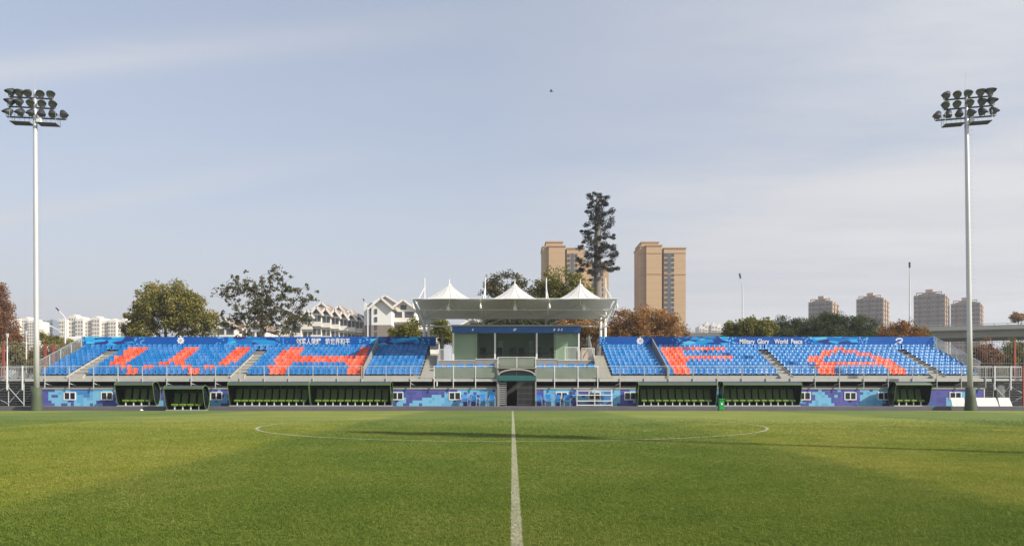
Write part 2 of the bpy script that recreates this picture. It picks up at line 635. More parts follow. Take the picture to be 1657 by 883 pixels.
M_shell = clear_material('smoked_polycarbonate', (0.10, 0.13, 0.11), 0.30, 0.25, (0.010, 0.014, 0.012))
M_gframe = mat('green_tube', (0.11, 0.20, 0.045), 0.5, var=0.1)
M_glass = clear_material('green_tinted_glass', (0.82, 0.88, 0.82), 0.88, 0.02, (0.07, 0.085, 0.075))
M_frost = clear_material('frosted_green_glass', (0.55, 0.60, 0.54), 0.35, 0.25, (0.30, 0.34, 0.28))
M_pane = mat('dark_window_pane', (0.02, 0.024, 0.03), 0.12, var=0.3, scale=3)
M_fabric = mat('white_membrane', (0.66, 0.64, 0.60), 0.7, var=0.07, scale=0.8, dirt=0.38, dirtcol=(0.42, 0.39, 0.34), transl=0.05)
M_teal = mat('teal_paint', (0.02, 0.115, 0.11), 0.5, var=0.15, dirt=0.2)
M_roomwall = mat('pale_green_wall', (0.82, 0.835, 0.77), 0.8, var=0.06, scale=0.8)
M_grey = mat('grey_cladding', (0.27, 0.265, 0.26), 0.7, var=0.12, scale=1, dirt=0.2)
M_pad = mat('dark_green_padding', (0.065, 0.085, 0.045), 0.7, var=0.2, scale=2, dirt=0.3, bump=0.2, bscale=10)
M_red = mat('red_paint', (0.30, 0.06, 0.042), 0.6, var=0.2, scale=2)
M_wire = mat('wire_mesh', (0.20, 0.20, 0.19), 0.6, 0.3, var=0.2)
M_bin = mat('green_bin_plastic', (0.01, 0.30, 0.055), 0.45, var=0.12, scale=4)
M_bark = mat('bark', (0.10, 0.080, 0.06), 0.9, var=0.35, scale=4, bump=0.5, bscale=12)
M_barkpale = mat('pale_bark', (0.21, 0.18, 0.15), 0.85, var=0.3, scale=3, bump=0.4, bscale=12)
M_lamp = mat('lamp_housing', (0.045, 0.048, 0.052), 0.45, 0.2, var=0.2)
M_lens = mat('lamp_lens', (0.16, 0.165, 0.17), 0.12, 0.0, var=0.3, scale=4)
M_steeltank = mat('brushed_tank', (0.55, 0.54, 0.52), 0.3, 0.85, var=0.1)
M_boards = mat('white_boards', (0.60, 0.585, 0.55), 0.6, var=0.08, scale=1.5, dirt=0.35, dirtcol=(0.35, 0.32, 0.28))
M_print = mat('white_print', (0.80, 0.80, 0.80), 0.6, var=0.03)
M_cream = mat('cream_render', (0.74, 0.69, 0.61), 0.85, var=0.07, scale=0.1, dirt=0.15, dirtcol=(0.4, 0.36, 0.3))
M_whitewall = mat('white_render', (0.78, 0.755, 0.70), 0.85, var=0.05, scale=0.2, dirt=0.2, dirtcol=(0.45, 0.42, 0.38))
M_tan = mat('tan_render', (0.50, 0.335, 0.185), 0.85, var=0.06, scale=0.08, dirt=0.15, dirtcol=(0.33, 0.22, 0.13))
M_tan2 = mat('tan_band', (0.42, 0.27, 0.15), 0.85, var=0.06, scale=0.08)
M_brown_shaded = mat('brown_render_shaded', (0.28, 0.205, 0.15), 0.85, var=0.1, scale=0.05)  # tower fronts: shade of the face turned from the sun put into the colour
M_brown_lit = mat('brown_render_lit', (0.47, 0.33, 0.225), 0.85, var=0.1, scale=0.05)  # tower sides and roofs: sunlit copy of the brown, light put into the colour
M_bluegrey = mat('blue_grey_cladding', (0.22, 0.25, 0.31), 0.5, var=0.12, scale=0.1)
M_roof = mat('brown_roof_tiles', (0.27, 0.18, 0.135), 0.8, var=0.2, scale=0.6)
M_lowwall = mat('brown_stone', (0.25, 0.205, 0.175), 0.85, var=0.12, scale=0.6)
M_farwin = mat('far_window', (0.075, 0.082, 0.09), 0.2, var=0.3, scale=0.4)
M_via = mat('viaduct_concrete', (0.34, 0.335, 0.31), 0.85, var=0.1, scale=0.15, dirt=0.35, dirtcol=(0.2, 0.19, 0.17))

for m_, pitch_ in ((M_tan, 2.9), (M_brown_shaded, 3.1), (M_brown_lit, 3.1)):
    N_, L__ = m_.node_tree.nodes, m_.node_tree.links
    b_ = N_['Principled BSDF']
    src_ = b_.inputs['Base Color'].links[0].from_socket
    ge_, sp_ = N_.new('ShaderNodeNewGeometry'), N_.new('ShaderNodeSeparateXYZ')
    L__.new(ge_.outputs['Position'], sp_.inputs[0])
    f_ = math_node(N_, L__, 'FRACT', math_node(N_, L__, 'DIVIDE', sp_.outputs[2], pitch_))
    j_ = math_node(N_, L__, 'MULTIPLY', math_node(N_, L__, 'LESS_THAN', f_, 0.12), 0.13)
    L__.new(mixc(N_, L__, j_, src_, (0.12, 0.09, 0.07)), b_.inputs['Base Color'])
# ------------------------------------------------------------------ the setting
g = MB()
g.poly([(-2500, -300, -0.12), (2500, -300, -0.12), (2500, 4000, -0.12), (-2500, 4000, -0.12)], [(0, 1, 2, 3)])
struct(g.build('ground', M_land))


def crown(y):
    return 0.25 * (1 - min(1.0, abs(y - 29) / 30.2) ** 2)


def sheet(xs, ys, dz):
    mb = MB()
    pts = [(x, y, crown(y) + dz) for y in ys for x in xs]
    nx = len(xs)
    return mb.poly(pts, [(j * nx + i, j * nx + i + 1, (j + 1) * nx + i + 1, (j + 1) * nx + i) for j in range(len(ys) - 1) for i in range(nx - 1)])


YS = [-6 + 65.2 * i / 60 for i in range(61)]
struct(sheet([-75, -40, -20, 0, 20, 40, 75], YS, 0.0).build('pitch', M_grass, smooth=True))
struct(sheet([-0.009, 0.099], [y for y in YS if -1.2 < y < 58.8] + [58.8], 0.004).build('halfway_line', M_line))
ring = MB()
NR = 160
pts = []
for i in range(NR):
    a = 2 * math.pi * i / NR
    for r in (9.105, 9.195):
        yy = 29 + r * math.sin(a)
        pts.append((r * math.cos(a), yy, crown(yy) + 0.008))
ring.poly(pts, [(2 * i, 2 * i + 1, (2 * i + 3) % (2 * NR), (2 * i + 2) % (2 * NR)) for i in range(NR)])
struct(ring.build('centre_circle_line', M_line))
struct(sheet([-52.5, 52.5], [58.8, 58.92], 0.012).build('touch_line', M_line))
struct(MB().box(-75, 75, 59.2, 60.85, -0.1, 0.0).build('track_strip', M_asph))
struct(MB().box(-75, 75, 60.8, 74.0, -0.1, 0.31).build('kerb', M_kerb, bevel=0.03))

# foreground turf: real blades, thinning out with distance
tuft = MB()
rnd = random.Random(3)
for k in range(9):
    a = rnd.uniform(0, 6.28)
    ox, oy = rnd.uniform(-0.025, 0.025), rnd.uniform(-0.025, 0.025)
    h = rnd.uniform(0.013, 0.025)
    le = rnd.uniform(0.006, 0.022)
    w = rnd.uniform(0.0018, 0.0030)
    ca, sa = math.cos(a), math.sin(a)
    tuft.poly([(ox - sa * w, oy + ca * w, 0), (ox + sa * w, oy - ca * w, 0), (ox + ca * le * .4 + sa * w, oy + sa * le * .4 - ca * w, h * .6),
               (ox + ca * le * .4 - sa * w, oy + sa * le * .4 + ca * w, h * .6), (ox + ca * le, oy + sa * le, h)], [(0, 1, 2, 3), (3, 2, 4)])
tuft_me = tuft.mesh('grass_tuft')
tuft_me.materials.append(M_blade)
tuft_o = bpy.data.objects.new('grass_tuft_source', tuft_me)   # instanced below, not linked to the scene

field = MB()
gy = [5.2 + 0.7 * i for i in range(46)]
pts, fcs, dens = [], [], []
for j, y in enumerate(gy):
    hw = 0.69 * y + 2.2
    for i in range(9):
        pts.append((-hw + 2 * hw * i / 8, y, crown(y) - 0.002))
        dens.append(max(0.0, min(1.0, (7.5 / y) ** 2 * (1 - max(0, y - 26) / 10.5))))
field.poly(pts, [(j * 9 + i, j * 9 + i + 1, j * 9 + i + 10, j * 9 + i + 9) for j in range(len(gy) - 1) for i in range(8)])
fo = field.build('grass_blades', M_blade)
fo['kind'] = 'stuff'
fo['label'] = 'short mown grass blades in the foreground turf'
at = fo.data.attributes.new('dens', 'FLOAT', 'POINT')
at.data.foreach_set('value', dens)
ng = bpy.data.node_groups.new('scatter_grass', 'GeometryNodeTree')
ng.interface.new_socket('Geometry', in_out='INPUT', socket_type='NodeSocketGeometry')
ng.interface.new_socket('Geometry', in_out='OUTPUT', socket_type='NodeSocketGeometry')
gi, go = ng.nodes.new('NodeGroupInput'), ng.nodes.new('NodeGroupOutput')
ds = ng.nodes.new('GeometryNodeDistributePointsOnFaces')
na = ng.nodes.new('GeometryNodeInputNamedAttribute')
na.data_type = 'FLOAT'
na.inputs['Name'].default_value = 'dens'
mu = ng.nodes.new('ShaderNodeMath')
mu.operation = 'MULTIPLY'
mu.inputs[1].default_value = 2300.0
ng.links.new(na.outputs[0], mu.inputs[0])
ng.links.new(gi.outputs[0], ds.inputs['Mesh'])
ng.links.new(mu.outputs[0], ds.inputs['Density'])
io = ng.nodes.new('GeometryNodeInstanceOnPoints')
oi = ng.nodes.new('GeometryNodeObjectInfo')
oi.inputs['Object'].default_value = tuft_o
rv = ng.nodes.new('FunctionNodeRandomValue')
rv.data_type = 'FLOAT_VECTOR'
rv.inputs[0].default_value = (-0.15, -0.15, 0)
rv.inputs[1].default_value = (0.15, 0.15, 6.28)
rs = ng.nodes.new('FunctionNodeRandomValue')
rs.data_type = 'FLOAT'
rs.inputs[2].default_value = 0.7
rs.inputs[3].default_value = 1.3
ng.links.new(ds.outputs['Points'], io.inputs['Points'])
ng.links.new(oi.outputs['Geometry'], io.inputs['Instance'])
ng.links.new(rv.outputs[0], io.inputs['Rotation'])
ng.links.new(rs.outputs[1], io.inputs['Scale'])
ng.links.new(io.outputs[0], go.inputs[0])
gm = fo.modifiers.new('scatter', 'NODES')
gm.node_group = ng

# ------------------------------------------------------------------ seats
SEATW = 0.405


def seat_mesh(name, mats, w=SEATW, hb=0.40, dp=0.38):
    """moulded bucket seat: rolled front lip, dished pan, wrapped back; origin at the back of its tread"""
    prof = [(-dp - .02, .13), (-dp, .19), (-dp * .5, .165), (-.03, .175), (0.03, .26), (.07, .26 + hb * .55), (.085, .26 + hb)]
    cols = [(-.5, .055), (-.36, .012), (0, 0), (.36, .012), (.5, .055)]
    mb = MB()
    pts = []
    for th in (0.0, 0.03):
        for k, (y, z) in enumerate(prof):
            for cx_, lift in cols:
                up = k < 4
                pts.append((cx_ * w * (0.92 if k == len(prof) - 1 else 1), y - (0 if up else lift) + (0 if up else th), z + (lift if up else 0) - (th if up else 0) - (0.05 * abs(cx_) if k == len(prof) - 1 else 0)))
    nc, nr = len(cols), len(prof)
    fs = []
    for k in range(nr - 1):
        for i in range(nc - 1):
            a = k * nc + i
            fs.append((a, a + 1, a + nc + 1, a + nc))
            b_ = nr * nc + a
            fs.append((b_, b_ + nc, b_ + nc + 1, b_ + 1))
    B = nr * nc
    for k in range(nr - 1):
        fs.append((k * nc, (k + 1) * nc, B + (k + 1) * nc, B + k * nc))
        fs.append((k * nc + nc - 1, B + k * nc + nc - 1, B + (k + 1) * nc + nc - 1, (k + 1) * nc + nc - 1))
    t = (nr - 1) * nc
    for i in range(nc - 1):
        fs.append((t + i, t + i + 1, B + t + i + 1, B + t + i))
        fs.append((i, B + i, B + i + 1, i + 1))
    mb.poly(pts, fs)
    mb.box(-0.03, 0.03, -dp * .55, -dp * .4, 0.0, 0.15)
    me = mb.mesh(name)
    for m_ in mats:
        me.materials.append(m_)
    return me


for m_ in (M_blue, M_orange):
    N_, L__ = m_.node_tree.nodes, m_.node_tree.links
    b_ = N_['Principled BSDF']
    src_ = b_.inputs['Base Color'].links[0].from_socket
    oi_, ge_ = N_.new('ShaderNodeObjectInfo'), N_.new('ShaderNodeNewGeometry')
    r_ = math_node(N_, L__, 'FRACT', math_node(N_, L__, 'ADD', oi_.outputs['Random'], math_node(N_, L__, 'MULTIPLY', ge_.outputs['Random Per Island'], 7.3)))
    h_ = N_.new('ShaderNodeHueSaturation')
    L__.new(src_, h_.inputs['Color'])
    L__.new(math_node(N_, L__, 'MULTIPLY_ADD', r_, 0.18, 0.87), h_.inputs['Value'])
    L__.new(math_node(N_, L__, 'MULTIPLY_ADD', r_, -0.14, 1.02), h_.inputs['Saturation'])
    L__.new(h_.outputs[0], b_.inputs['Base Color'])
ME_blue = seat_mesh('blue_seat', [M_blue])
ME_orange = seat_mesh('orange_seat', [M_orange])

D0, DR, Z0, ZR = 63.6, 0.80, 2.80, 0.295     # front row edge, row depth, tread, rise
NROW = 9


def z2(a):
    return 180 + a / 5.886


def z3(a):
    return 360 + a / 5.886


def z7(a):
    return 940 + a / 5.886


def z8(a):
    return 1140 + a / 5.886


def z9(a):
    return 1380 + a / 5.52


LET = {i: [] for i in range(NROW)}
for row, spans in {7: [(180, 330), (685, 825), (1175, 1320)], 6: [(140, 300), (645, 800), (1145, 1290)], 5: [(105, 265), (610, 760), (1115, 1260)],
                   4: [(55, 215), (570, 715), (1080, 1225)], 3: [(15, 170), (530, 690), (1050, 1195)], 2: [(15, 130), (445, 540), (595, 695), (1015, 1120)],
                   1: [(75, 185), (290, 400), (660, 765), (875, 985)], 0: [(135, 245), (725, 840)]}.items():
    LET[row] += [(z2(a), z2(b)) for a, b in spans]
for row, spans in {7: [(620, 770), (1310, 1420)], 6: [(590, 745), (1290, 1405)], 5: [(560, 725), (1270, 1390)], 4: [(540, 1380)], 3: [(510, 1365)],
                   2: [(490, 650), (1205, 1350)], 1: [(460, 620), (1190, 1345)], 0: [(440, 600), (1175, 1340)]}.items():
    LET[row] += [(z3(a), z3(b)) for a, b in spans]
for row, spans in {7: [(770, 1385)], 6: [(790, 945)], 5: [(815, 965)], 4: [(830, 1445)], 3: [(850, 995)], 2: [(860, 1010)], 1: [(870, 1025)], 0: [(885, 1040)]}.items():
    LET[row] += [(z7(a), z7(b)) for a, b in spans]
LET[7] += [(z8(1215), z8(1305))]
LET[6] += [(z8(1145), z8(1245)), (z8(1340), z8(1440))]
LET[5] += [(z8(1090), z8(1190)), (z8(1465), z9(145))]
LET[4] += [(z8(1015), z8(1130)), (z9(180), z9(265))]
LET[3] += [(z8(1000), z8(1130)), (z9(220), z9(345))]
LET[2] += [(z8(1045), z9(390))]
LET[1] += [(z8(1070), z8(1215)), (z9(300), z9(410))]
LET[0] += [(z8(1090), z8(1250)), (z9(325), z9(475))]


def is_orange(X, row):
    D = D0 + DR * row + 0.45
    px = CX + X * FPX / D
    return any(a - 1.5 <= px <= b + 1.5 for a, b in LET[row])


def grandstand(side, label, blocks, aisles, barrier, x0, x1, stair, rail_x):
    T = thing('grandstand', label, 'grandstand', ((x0 + x1) / 2, D0, 0.31))
    ox, oy, oz = ORI[T.name]
    # terraces
    for i in range(NROW):
        y0 = D0 + DR * i
        MB().box(x0, x1, y0, D0 + DR * NROW + 0.25, Z0 + ZR * (i - 1), Z0 + ZR * i).build('terrace_step', M_deck if i else M_conc, T)
    # aisles: pale stairs two steps to a row
    for (a, b) in aisles:
        A = MB()
        for k in range(2 * (NROW - 1) - 1):
            yy = D0 - 0.35 + DR * k / 2
            zt = Z0 - ZR / 2 + ZR / 2 * k + 0.02
            A.box(a, b, yy, yy + DR / 2 + 0.02, zt - 0.16, zt)
        for s_ in (a - 0.02, b + 0.02):
            A.bar((s_, D0 - 0.35, Z0 - 0.15), (s_, D0 + DR * (NROW - 2) - .2, Z0 + ZR * (NROW - 2) - 0.1), 0.04, 0.16)
        A.build('aisle_stairs', M_conc, T)
    # end stair beside the middle terrace
    a, b = stair
    S = MB()
    for k in range(2 * NROW - 3):
        yy = D0 - 0.7 + DR * k / 2
        zt = 2.62 + ZR / 2 * k
        S.box(a, b, yy, yy + DR / 2 + 0.03, 2.35, zt)
    S.build('end_stairs', M_conc, T)
    outer = x0 if side < 0 else x1
    inner = b if side < 0 else a
    yb = D0 + DR * NROW + 0.2
    # panel closing the inner end, follows the slope
    ex = inner + (0.08 if side < 0 else -0.08)
    MB().extrude([(ex, D0 + 1.6, 2.5), (ex, yb, 2.5), (ex, yb, 6.6), (ex, yb - 0.9, 6.55), (ex, D0 + 1.6, 4.0)], (0.05, 0, 0)).build('end_panel', M_grey, T)
    # barrier wall between blocks
    bw = MB().extrude([(barrier - .04, D0 - .1, 2.6), (barrier - .04, yb, 5.0), (barrier - .04, yb, WZ(545, 70.6)), (barrier - .04, yb - .35, WZ(546, 70.4)), (barrier - .04, D0 - .1, 3.45)], (0.08, 0, 0))
    bw.build('barrier_panel', M_grey, T)
    # banner along the back
    zb0, zb1 = WZ(559.5, 70.7), WZ(544.6, 70.7)
    ban = MB()
    bx0, bx1 = (x0 - .3, inner - .55) if side < 0 else (inner + .9, x1 + .3)
    ban.box(bx0, bx1, 70.66, 70.72, zb0, zb1)
    banner = ban.build('banner', M_bannerL if side < 0 else M_bannerR, T)
    MB().box(x0, x1, 70.73, 70.76, Z0 + ZR * (NROW - 1) - .2, zb0 + .3).build('back_panel', mat('navy_board', (0.012, 0.03, 0.12), 0.7), T)
    k = bx0 + 0.5
    while k < bx1:
        MB().tube((k, 70.84, 2.5), (k, 70.84, zb1 - .02), 0.03, n=6).build('banner_post', M_dark, T)
        k += 2.4
    # front walkway, edge beam, lower back wall
    wx0, wx1 = (x0 - .2, stair[1]) if side < 0 else (stair[0], x1 + .2)
    MB().box(wx0, wx1, 62.35, D0 + 0.02, 2.36, 2.5).build('walkway', M_conc, T)
    MB().box(wx0, wx1, 62.27, 62.35, 2.30, 2.53).build('edge_beam', M_rail, T)
    MB().box(wx0, wx1, 63.05, 63.2, 1.55, 1.93).build('inner_ledge', M_conc, T)
    MB().box(wx0, wx1, 65.6, 65.7, 0.31, 2.36).build('back_board', M_under, T)
    MB().box(x0, x1, 70.75, 70.79, 0.31, 2.5).build('rear_cladding', M_under, T)
    # front rail
    k, posts = rail_x
    n = int((x1 - x0) / posts)
    for j in range(-1, n + 2):
        px_ = k + posts * j
        if px_ < x0 - .15 or px_ > x1 + .15:
            continue
        MB().box(px_ - .025, px_ + .025, 62.2, 62.265, 1.78, 3.5).build('rail_post', M_rail, T)
        MB().bar((px_, 62.24, 2.15), (px_ + (.3 if side < 0 else -.3), 62.6, 2.0), .05, .05).build('bracket', M_ridge, T)
    R = MB().box(wx0, wx1, 62.205, 62.26, 3.5, 3.55)
    R.build('top_rail', M_rail, T)
    Wr = MB()
    for zz in (2.72, 2.95, 3.18, 3.36):
        Wr.tube((x0 - .1, 62.232, zz), (x1 + .1, 62.232, zz), 0.008, n=4)
    Wr.build('rail_wires', M_ridge, T)
    # outer end guard: posts up the slope and a wire panel
    ox_ = outer + (.12 * side)
    for j in range(0, NROW, 2):
        yy = D0 + .3 + DR * j
        zt = Z0 + ZR * j
        MB().tube((ox_, yy, zt - .4), (ox_, yy, zt + 1.15), 0.035, n=6).build('guard_post', M_ridge, T)
    G = MB()
    for j in range(58):
        yy = D0 + .1 + 0.125 * j
        zt = Z0 + ZR * (yy - D0) / DR
        G.bar((ox_, yy, zt - .25), (ox_, yy, zt + 1.08), .018, .018)
    G.bar((ox_, D0, Z0 + 1.1), (ox_, D0 + DR * NROW, Z0 + ZR * NROW + 1.1), .05, .05)
    G.bar((ox_, D0, Z0 - .25), (ox_, D0 + DR * NROW, Z0 + ZR * NROW - .25), .05, .05)
    gp = G.build('guard_panel', M_ridge, T)
    # seats: the nearer rows one by one, the rows behind them joined
    rest = MB()
    rest_m = []
    cnt = 0
    rr = random.Random(5)
    src = [[tuple(v.co) for v in me.vertices] for me in (ME_blue, ME_orange)]
    fcs = [tuple(p.vertices) for p in ME_blue.polygons]
    for i in range(NROW):
        bl = list(blocks)
        if i == NROW - 1:
            # the last row runs on over the heads of the aisles
            bl = sorted(bl + [(p + .02, q - .02) for p, q in aisles])
        for (p, q) in bl:
            n = max(1, round((q - p) / 0.462))
            w = (q - p) / n
            for j in range(n):
                X = p + w * (j + .5)
                orange = is_orange(X, i)
                yy, zz = D0 + DR * i + 0.46, Z0 + ZR * i
                if cnt < 300:
                    s = obj('seat', ME_orange if orange else ME_blue, None, T, True)
                    s.location = (X - ox + rr.uniform(-.008, .008), yy - oy, zz - oz)
                    s.rotation_euler = (rr.uniform(-.03, .03), 0, rr.uniform(-.02, .02))
                    cnt += 1
                else:
                    dx, tl = rr.uniform(-.008, .008), rr.uniform(-.03, .03)
                    rest.poly([(v[0] + X + dx, v[1] + yy - v[2] * tl, v[2] + zz) for v in src[1 if orange else 0]], fcs)
                    rest_m += [1 if orange else 0] * len(fcs)
    ro = rest.build('seats_in_the_rear_rows', M_blue, T, True)
    ro.data.materials.append(M_orange)
    ro.data.polygons.foreach_set('material_index', rest_m)
    ro['kind'] = 'stuff'
    return T, banner


GL, BL = grandstand(-1, 'long blue seat bank left of the tunnel with orange W and H', [(-39.2, -36.75), (-35.35, -23.25), (-22.05, -12.4), (-12.2, -7.65)],
                    [(-36.7, -35.4), (-23.2, -22.1)], -12.3, -39.3, -7.55, (-7.55, -6.45), (-37.85, 1.975))
GR, BR = grandstand(1, 'long blue seat bank right of the tunnel with orange F and A', [(8.3, 12.75), (13.0, 22.1), (23.2, 34.65), (35.75, 38.6)],
                    [(22.15, 23.15), (34.7, 35.7)], 12.88, 8.25, 38.7, (7.1, 8.2), (8.75, 1.975))


def lettering(body, x0, x1, zc, y, parent, name, mat_, shear=0.0, bold=0.0, hmax=None):
    c = bpy.data.curves.new('lettering', 'FONT')
    c.body = body
    c.extrude = 0.008
    c.offset = bold
    c.shear = shear
    c.align_x = 'CENTER'
    c.align_y = 'CENTER'
    t = bpy.data.objects.new('lettering_tmp', c)
    COL.objects.link(t)
    bpy.context.view_layer.update()
    dg = bpy.context.evaluated_depsgraph_get()
    me = bpy.data.meshes.new_from_object(t.evaluated_get(dg))
    bpy.data.objects.remove(t)
    me.name = name
    co = np.array([v.co for v in me.vertices])
    mn, mx_ = co.min(0), co.max(0)
    s = (x1 - x0) / (mx_[0] - mn[0])
    sz = s
    if hmax:
        sz = hmax / (mx_[1] - mn[1])
    out = []
    off = ORI.get(parent.name, (0, 0, 0))
    for v in me.vertices:
        p = v.co
        v.co = ((p.x - (mn[0] + mx_[0]) / 2) * s + (x0 + x1) / 2 - off[0], y - p.z * 1.0 - off[1], (p.y - (mn[1] + mx_[1]) / 2) * sz + zc - off[2])
    me.materials.clear()
    me.materials.append(mat_)
    return obj(name, me, mat_, parent)


lettering('创军人荣耀   筑世界和平', WX(479, 70.6), WX(566, 70.6), WZ(552, 70.6), 70.63, BL, 'slogan_lettering', M_print, 0.0, 0.014, 0.60)
lettering('Military  Glory    World  Peace', WX(1197, 70.6), WX(1298.5, 70.6), WZ(553.2, 70.6), 70.63, BR, 'slogan_lettering', M_print, 0.0, 0.020, 0.60)


def emblem(xp, yp, parent):
    """white round badge with pointed rays"""
    X, Z = W(xp, yp, 70.6)
    mb = MB()
    n = 16
    pts = []
    for i in range(n):
        r = 0.36 if i % 2 == 0 else 0.26
        if i == 4:
            r = 0.45
        a = 2 * math.pi * i / n
        pts.append((X + r * math.cos(a), 70.64, Z + r * math.sin(a)))
    mb.extrude(pts, (0, 0.012, 0))
    e = mb.build('emblem', M_print, parent)
    c = MB()
    c.lathe([(0.13, 0), (0.13, 0.006)], 10, Matrix.Translation((X, 70.638, Z)) @ Matrix.Rotation(math.pi / 2, 4, 'X'))
    c.build('emblem_centre', mat('grey_print', (0.45, 0.47, 0.5), 0.6), parent)


emblem(292, 550.5, BL)
emblem(1036, 551.3, BR)
# two ribbon strokes of the games mark
X, Z = W(1455, 552, 70.6)
rb = MB()


def ribbon(pts, w0, w1):
    n = len(pts)
    up, dn = [], []
    for i, (px_, pz_) in enumerate(pts):
        a, b = pts[max(0, i - 1)], pts[min(n - 1, i + 1)]
        d = Vector((b[0] - a[0], b[1] - a[1])).normalized()
        w = (w0 + (w1 - w0) * i / (n - 1)) / 2
        up.append((X + px_ - d.y * w, 70.645, Z + pz_ + d.x * w))
        dn.append((X + px_ + d.y * w, 70.645, Z + pz_ - d.x * w))
    rb.poly(up + dn, [(i, i + 1, n + i + 1, n + i) for i in range(n - 1)])


ribbon([(-.28, .10), (-.12, .24), (.12, .28), (.30, .20), (.30, .06), (.12, -.04), (-.15, -.14), (-.36, -.30)], 0.13, 0.10)
ribbon([(-.20, -.18), (-.02, -.12), (.16, -.16), (.28, -.10)], 0.09, 0.06)
rb.build('games_mark', M_print, BR)

# ------------------------------------------------------------------ camouflage walls with windows
WALLY = 62.5


def camo_wall(label, x0, x1, wins, name='perimeter_wall'):
    T = thing(name, label, 'wall', ((x0 + x1) / 2, WALLY, 0.31))
    z0, z1 = 0.31, 1.68
    k, edges = x0, [x0]
    rr = random.Random(int(x0 * 10))
    while k + 1.9 * 1.4 < x1:
        k += 1.9
        edges.append(k)
    edges.append(x1)
    for a, b in zip(edges[:-1], edges[1:]):
        MB().box(a + .004, b - .004, WALLY + rr.uniform(0, .006), WALLY + .08, z0, z1).build('panel', M_camo, T)
    MB().box(x0 - .03, x1 + .03, WALLY - .05, WALLY + .3, z1, z1 + .10).build('cap', M_conc, T)
    for e in (x0 - .05, x1 - .03):
        MB().box(e, e + .08, WALLY - .03, WALLY + .09, z0, z1).build('end_trim', M_white, T)
    for px_ in wins:
        X, Z = W(px_, 640.3, WALLY)
        w, h, t = .49, .33, .07
        f = MB()
        yf, yb_ = WALLY - .035, WALLY + .0
        f.box(X - w, X + w, yf, yb_, Z + h - t, Z + h).box(X - w, X + w, yf, yb_, Z - h, Z - h + t)
        f.box(X - w, X - w + t, yf, yb_, Z - h + t, Z + h - t).box(X + w - t, X + w, yf, yb_, Z - h + t, Z + h - t).box(X - t / 2, X + t / 2, yf, yb_, Z - h + t, Z + h - t)
        win = f.build('window', M_print, T)
        for sx in (-1, 1):
            c = X + sx * (w / 2 - t / 4)
            MB().box(c - w / 2 + t * .75, c + w / 2 - t * .75, WALLY - .012, WALLY - .004, Z - h + t, Z + h - t).build('pane', M_pane, win)
        MB().box(X - .09, X + .09, WALLY - .05, WALLY, Z - h - .12, Z - h - .05).build('vent', M_dark, win)
    return T


camo_wall('blue pixel camouflage wall under the left seat bank with white windows', -38.3, -1.3, [113, 173, 350, 643, 736])
camo_wall('blue pixel camouflage wall under the right seat bank with white windows', 1.95, 38.4, [909, 962, 1020, 1302, 1376, 1430, 1546])

# ------------------------------------------------------------------ team shelters
OUT = [(-.12, 1.70), (-.06, 1.83), (.10, 1.92), (.45, 1.965), (.82, 1.86), (1.10, 1.55), (1.25, 1.08), (1.22, .62), (1.04, .26), (.80, .09)]
FRONT = [(.80, .09), (.48, .13), (.24, .42), (.08, .95), (-.04, 1.4), (-.12, 1.70)]


def shelter(label, xa, xb, yfront, z, nseat, first=None):
    L_ = xb - xa
    T = thing('team_shelter', label, 'team shelter', ((xa + xb) / 2, yfront, z), 'team shelters along the touchline', local=True)
    h = L_ / 2
    # shell in two sheets: visor and smoked back
    def strip(a, b, name, m_, th=.025):
        mb = MB()
        seg = OUT[a:b + 1]
        pts = [(-h, y, zz) for y, zz in seg] + [(-h, y + (.018 if i else .02), zz - th) for i, (y, zz) in reversed(list(enumerate(seg)))]
        mb.extrude(pts, (L_, 0, 0))
        return mb.build(name, m_, T)
    strip(0, 2, 'visor', M_visor)
    sh = strip(2, len(OUT) - 1, 'shell', M_shell)
    nb = max(2, round(L_ / 1.3))
    for k in range(1, nb):
        r = MB()
        r.path([(-h + L_ * k / nb, y - .03 * (1 if zz < 1.5 else 0), zz - (.04 if zz > 1.5 else 0)) for y, zz in OUT[2:]], .018, 5)
        r.build('rib', M_dark, sh)
    for s in (-1, 1):
        side = MB().extrude([(s * (h - .03), y, zz) for y, zz in (OUT[:-1] + FRONT[:-1])], (s * .012, 0, 0)).build('side_panel', M_shell, T)
        fr = MB()
        loop = OUT[:-1] + FRONT
        fr.path([(s * h, y, zz) for y, zz in loop], .026, 6)
        fr.build('end_frame', M_gframe, T)
    MB().tube((-h, OUT[0][0], OUT[0][1]), (h, OUT[0][0], OUT[0][1]), .03, n=6).build('front_rail', M_gframe, T)
    MB().box(-h, h, .20, .98, 0.0, .075).build('base_rail', M_ridge, T)
    rr = random.Random(int(xa * 7))
    pitch = (L_ - .5) / nseat
    for k in range(nseat):
        sx = -h + .25 + pitch * (k + .5)
        w = .225
        bk = MB().extrude([(sx - w, .80, .47), (sx - w, .90, .45), (sx - w, 1.08, 1.12), (sx - w, 1.10, 1.38), (sx - w, 1.03, 1.40), (sx - w, .97, 1.14)], (2 * w, 0, 0)).build('seat', M_lime_shaded, T, bevel=.02)
        bk2 = MB().extrude([(sx - w * .98, .36, .44), (sx - w * .98, .38, .53), (sx - w * .98, .78, .50), (sx - w * .98, .80, .40), (sx - w * .98, .40, .36)], (2 * w * .98, 0, 0)).build('cushion', M_lime, bk, bevel=.02)
        MB().box(sx - .035, sx + .035, .50, .58, .075, .38).build('foot', M_white, bk)
    return T


def sh(label, pa, pb, D, z, n):
    return shelter(label, WX(pa, D), WX(pb, D), D, z, n)


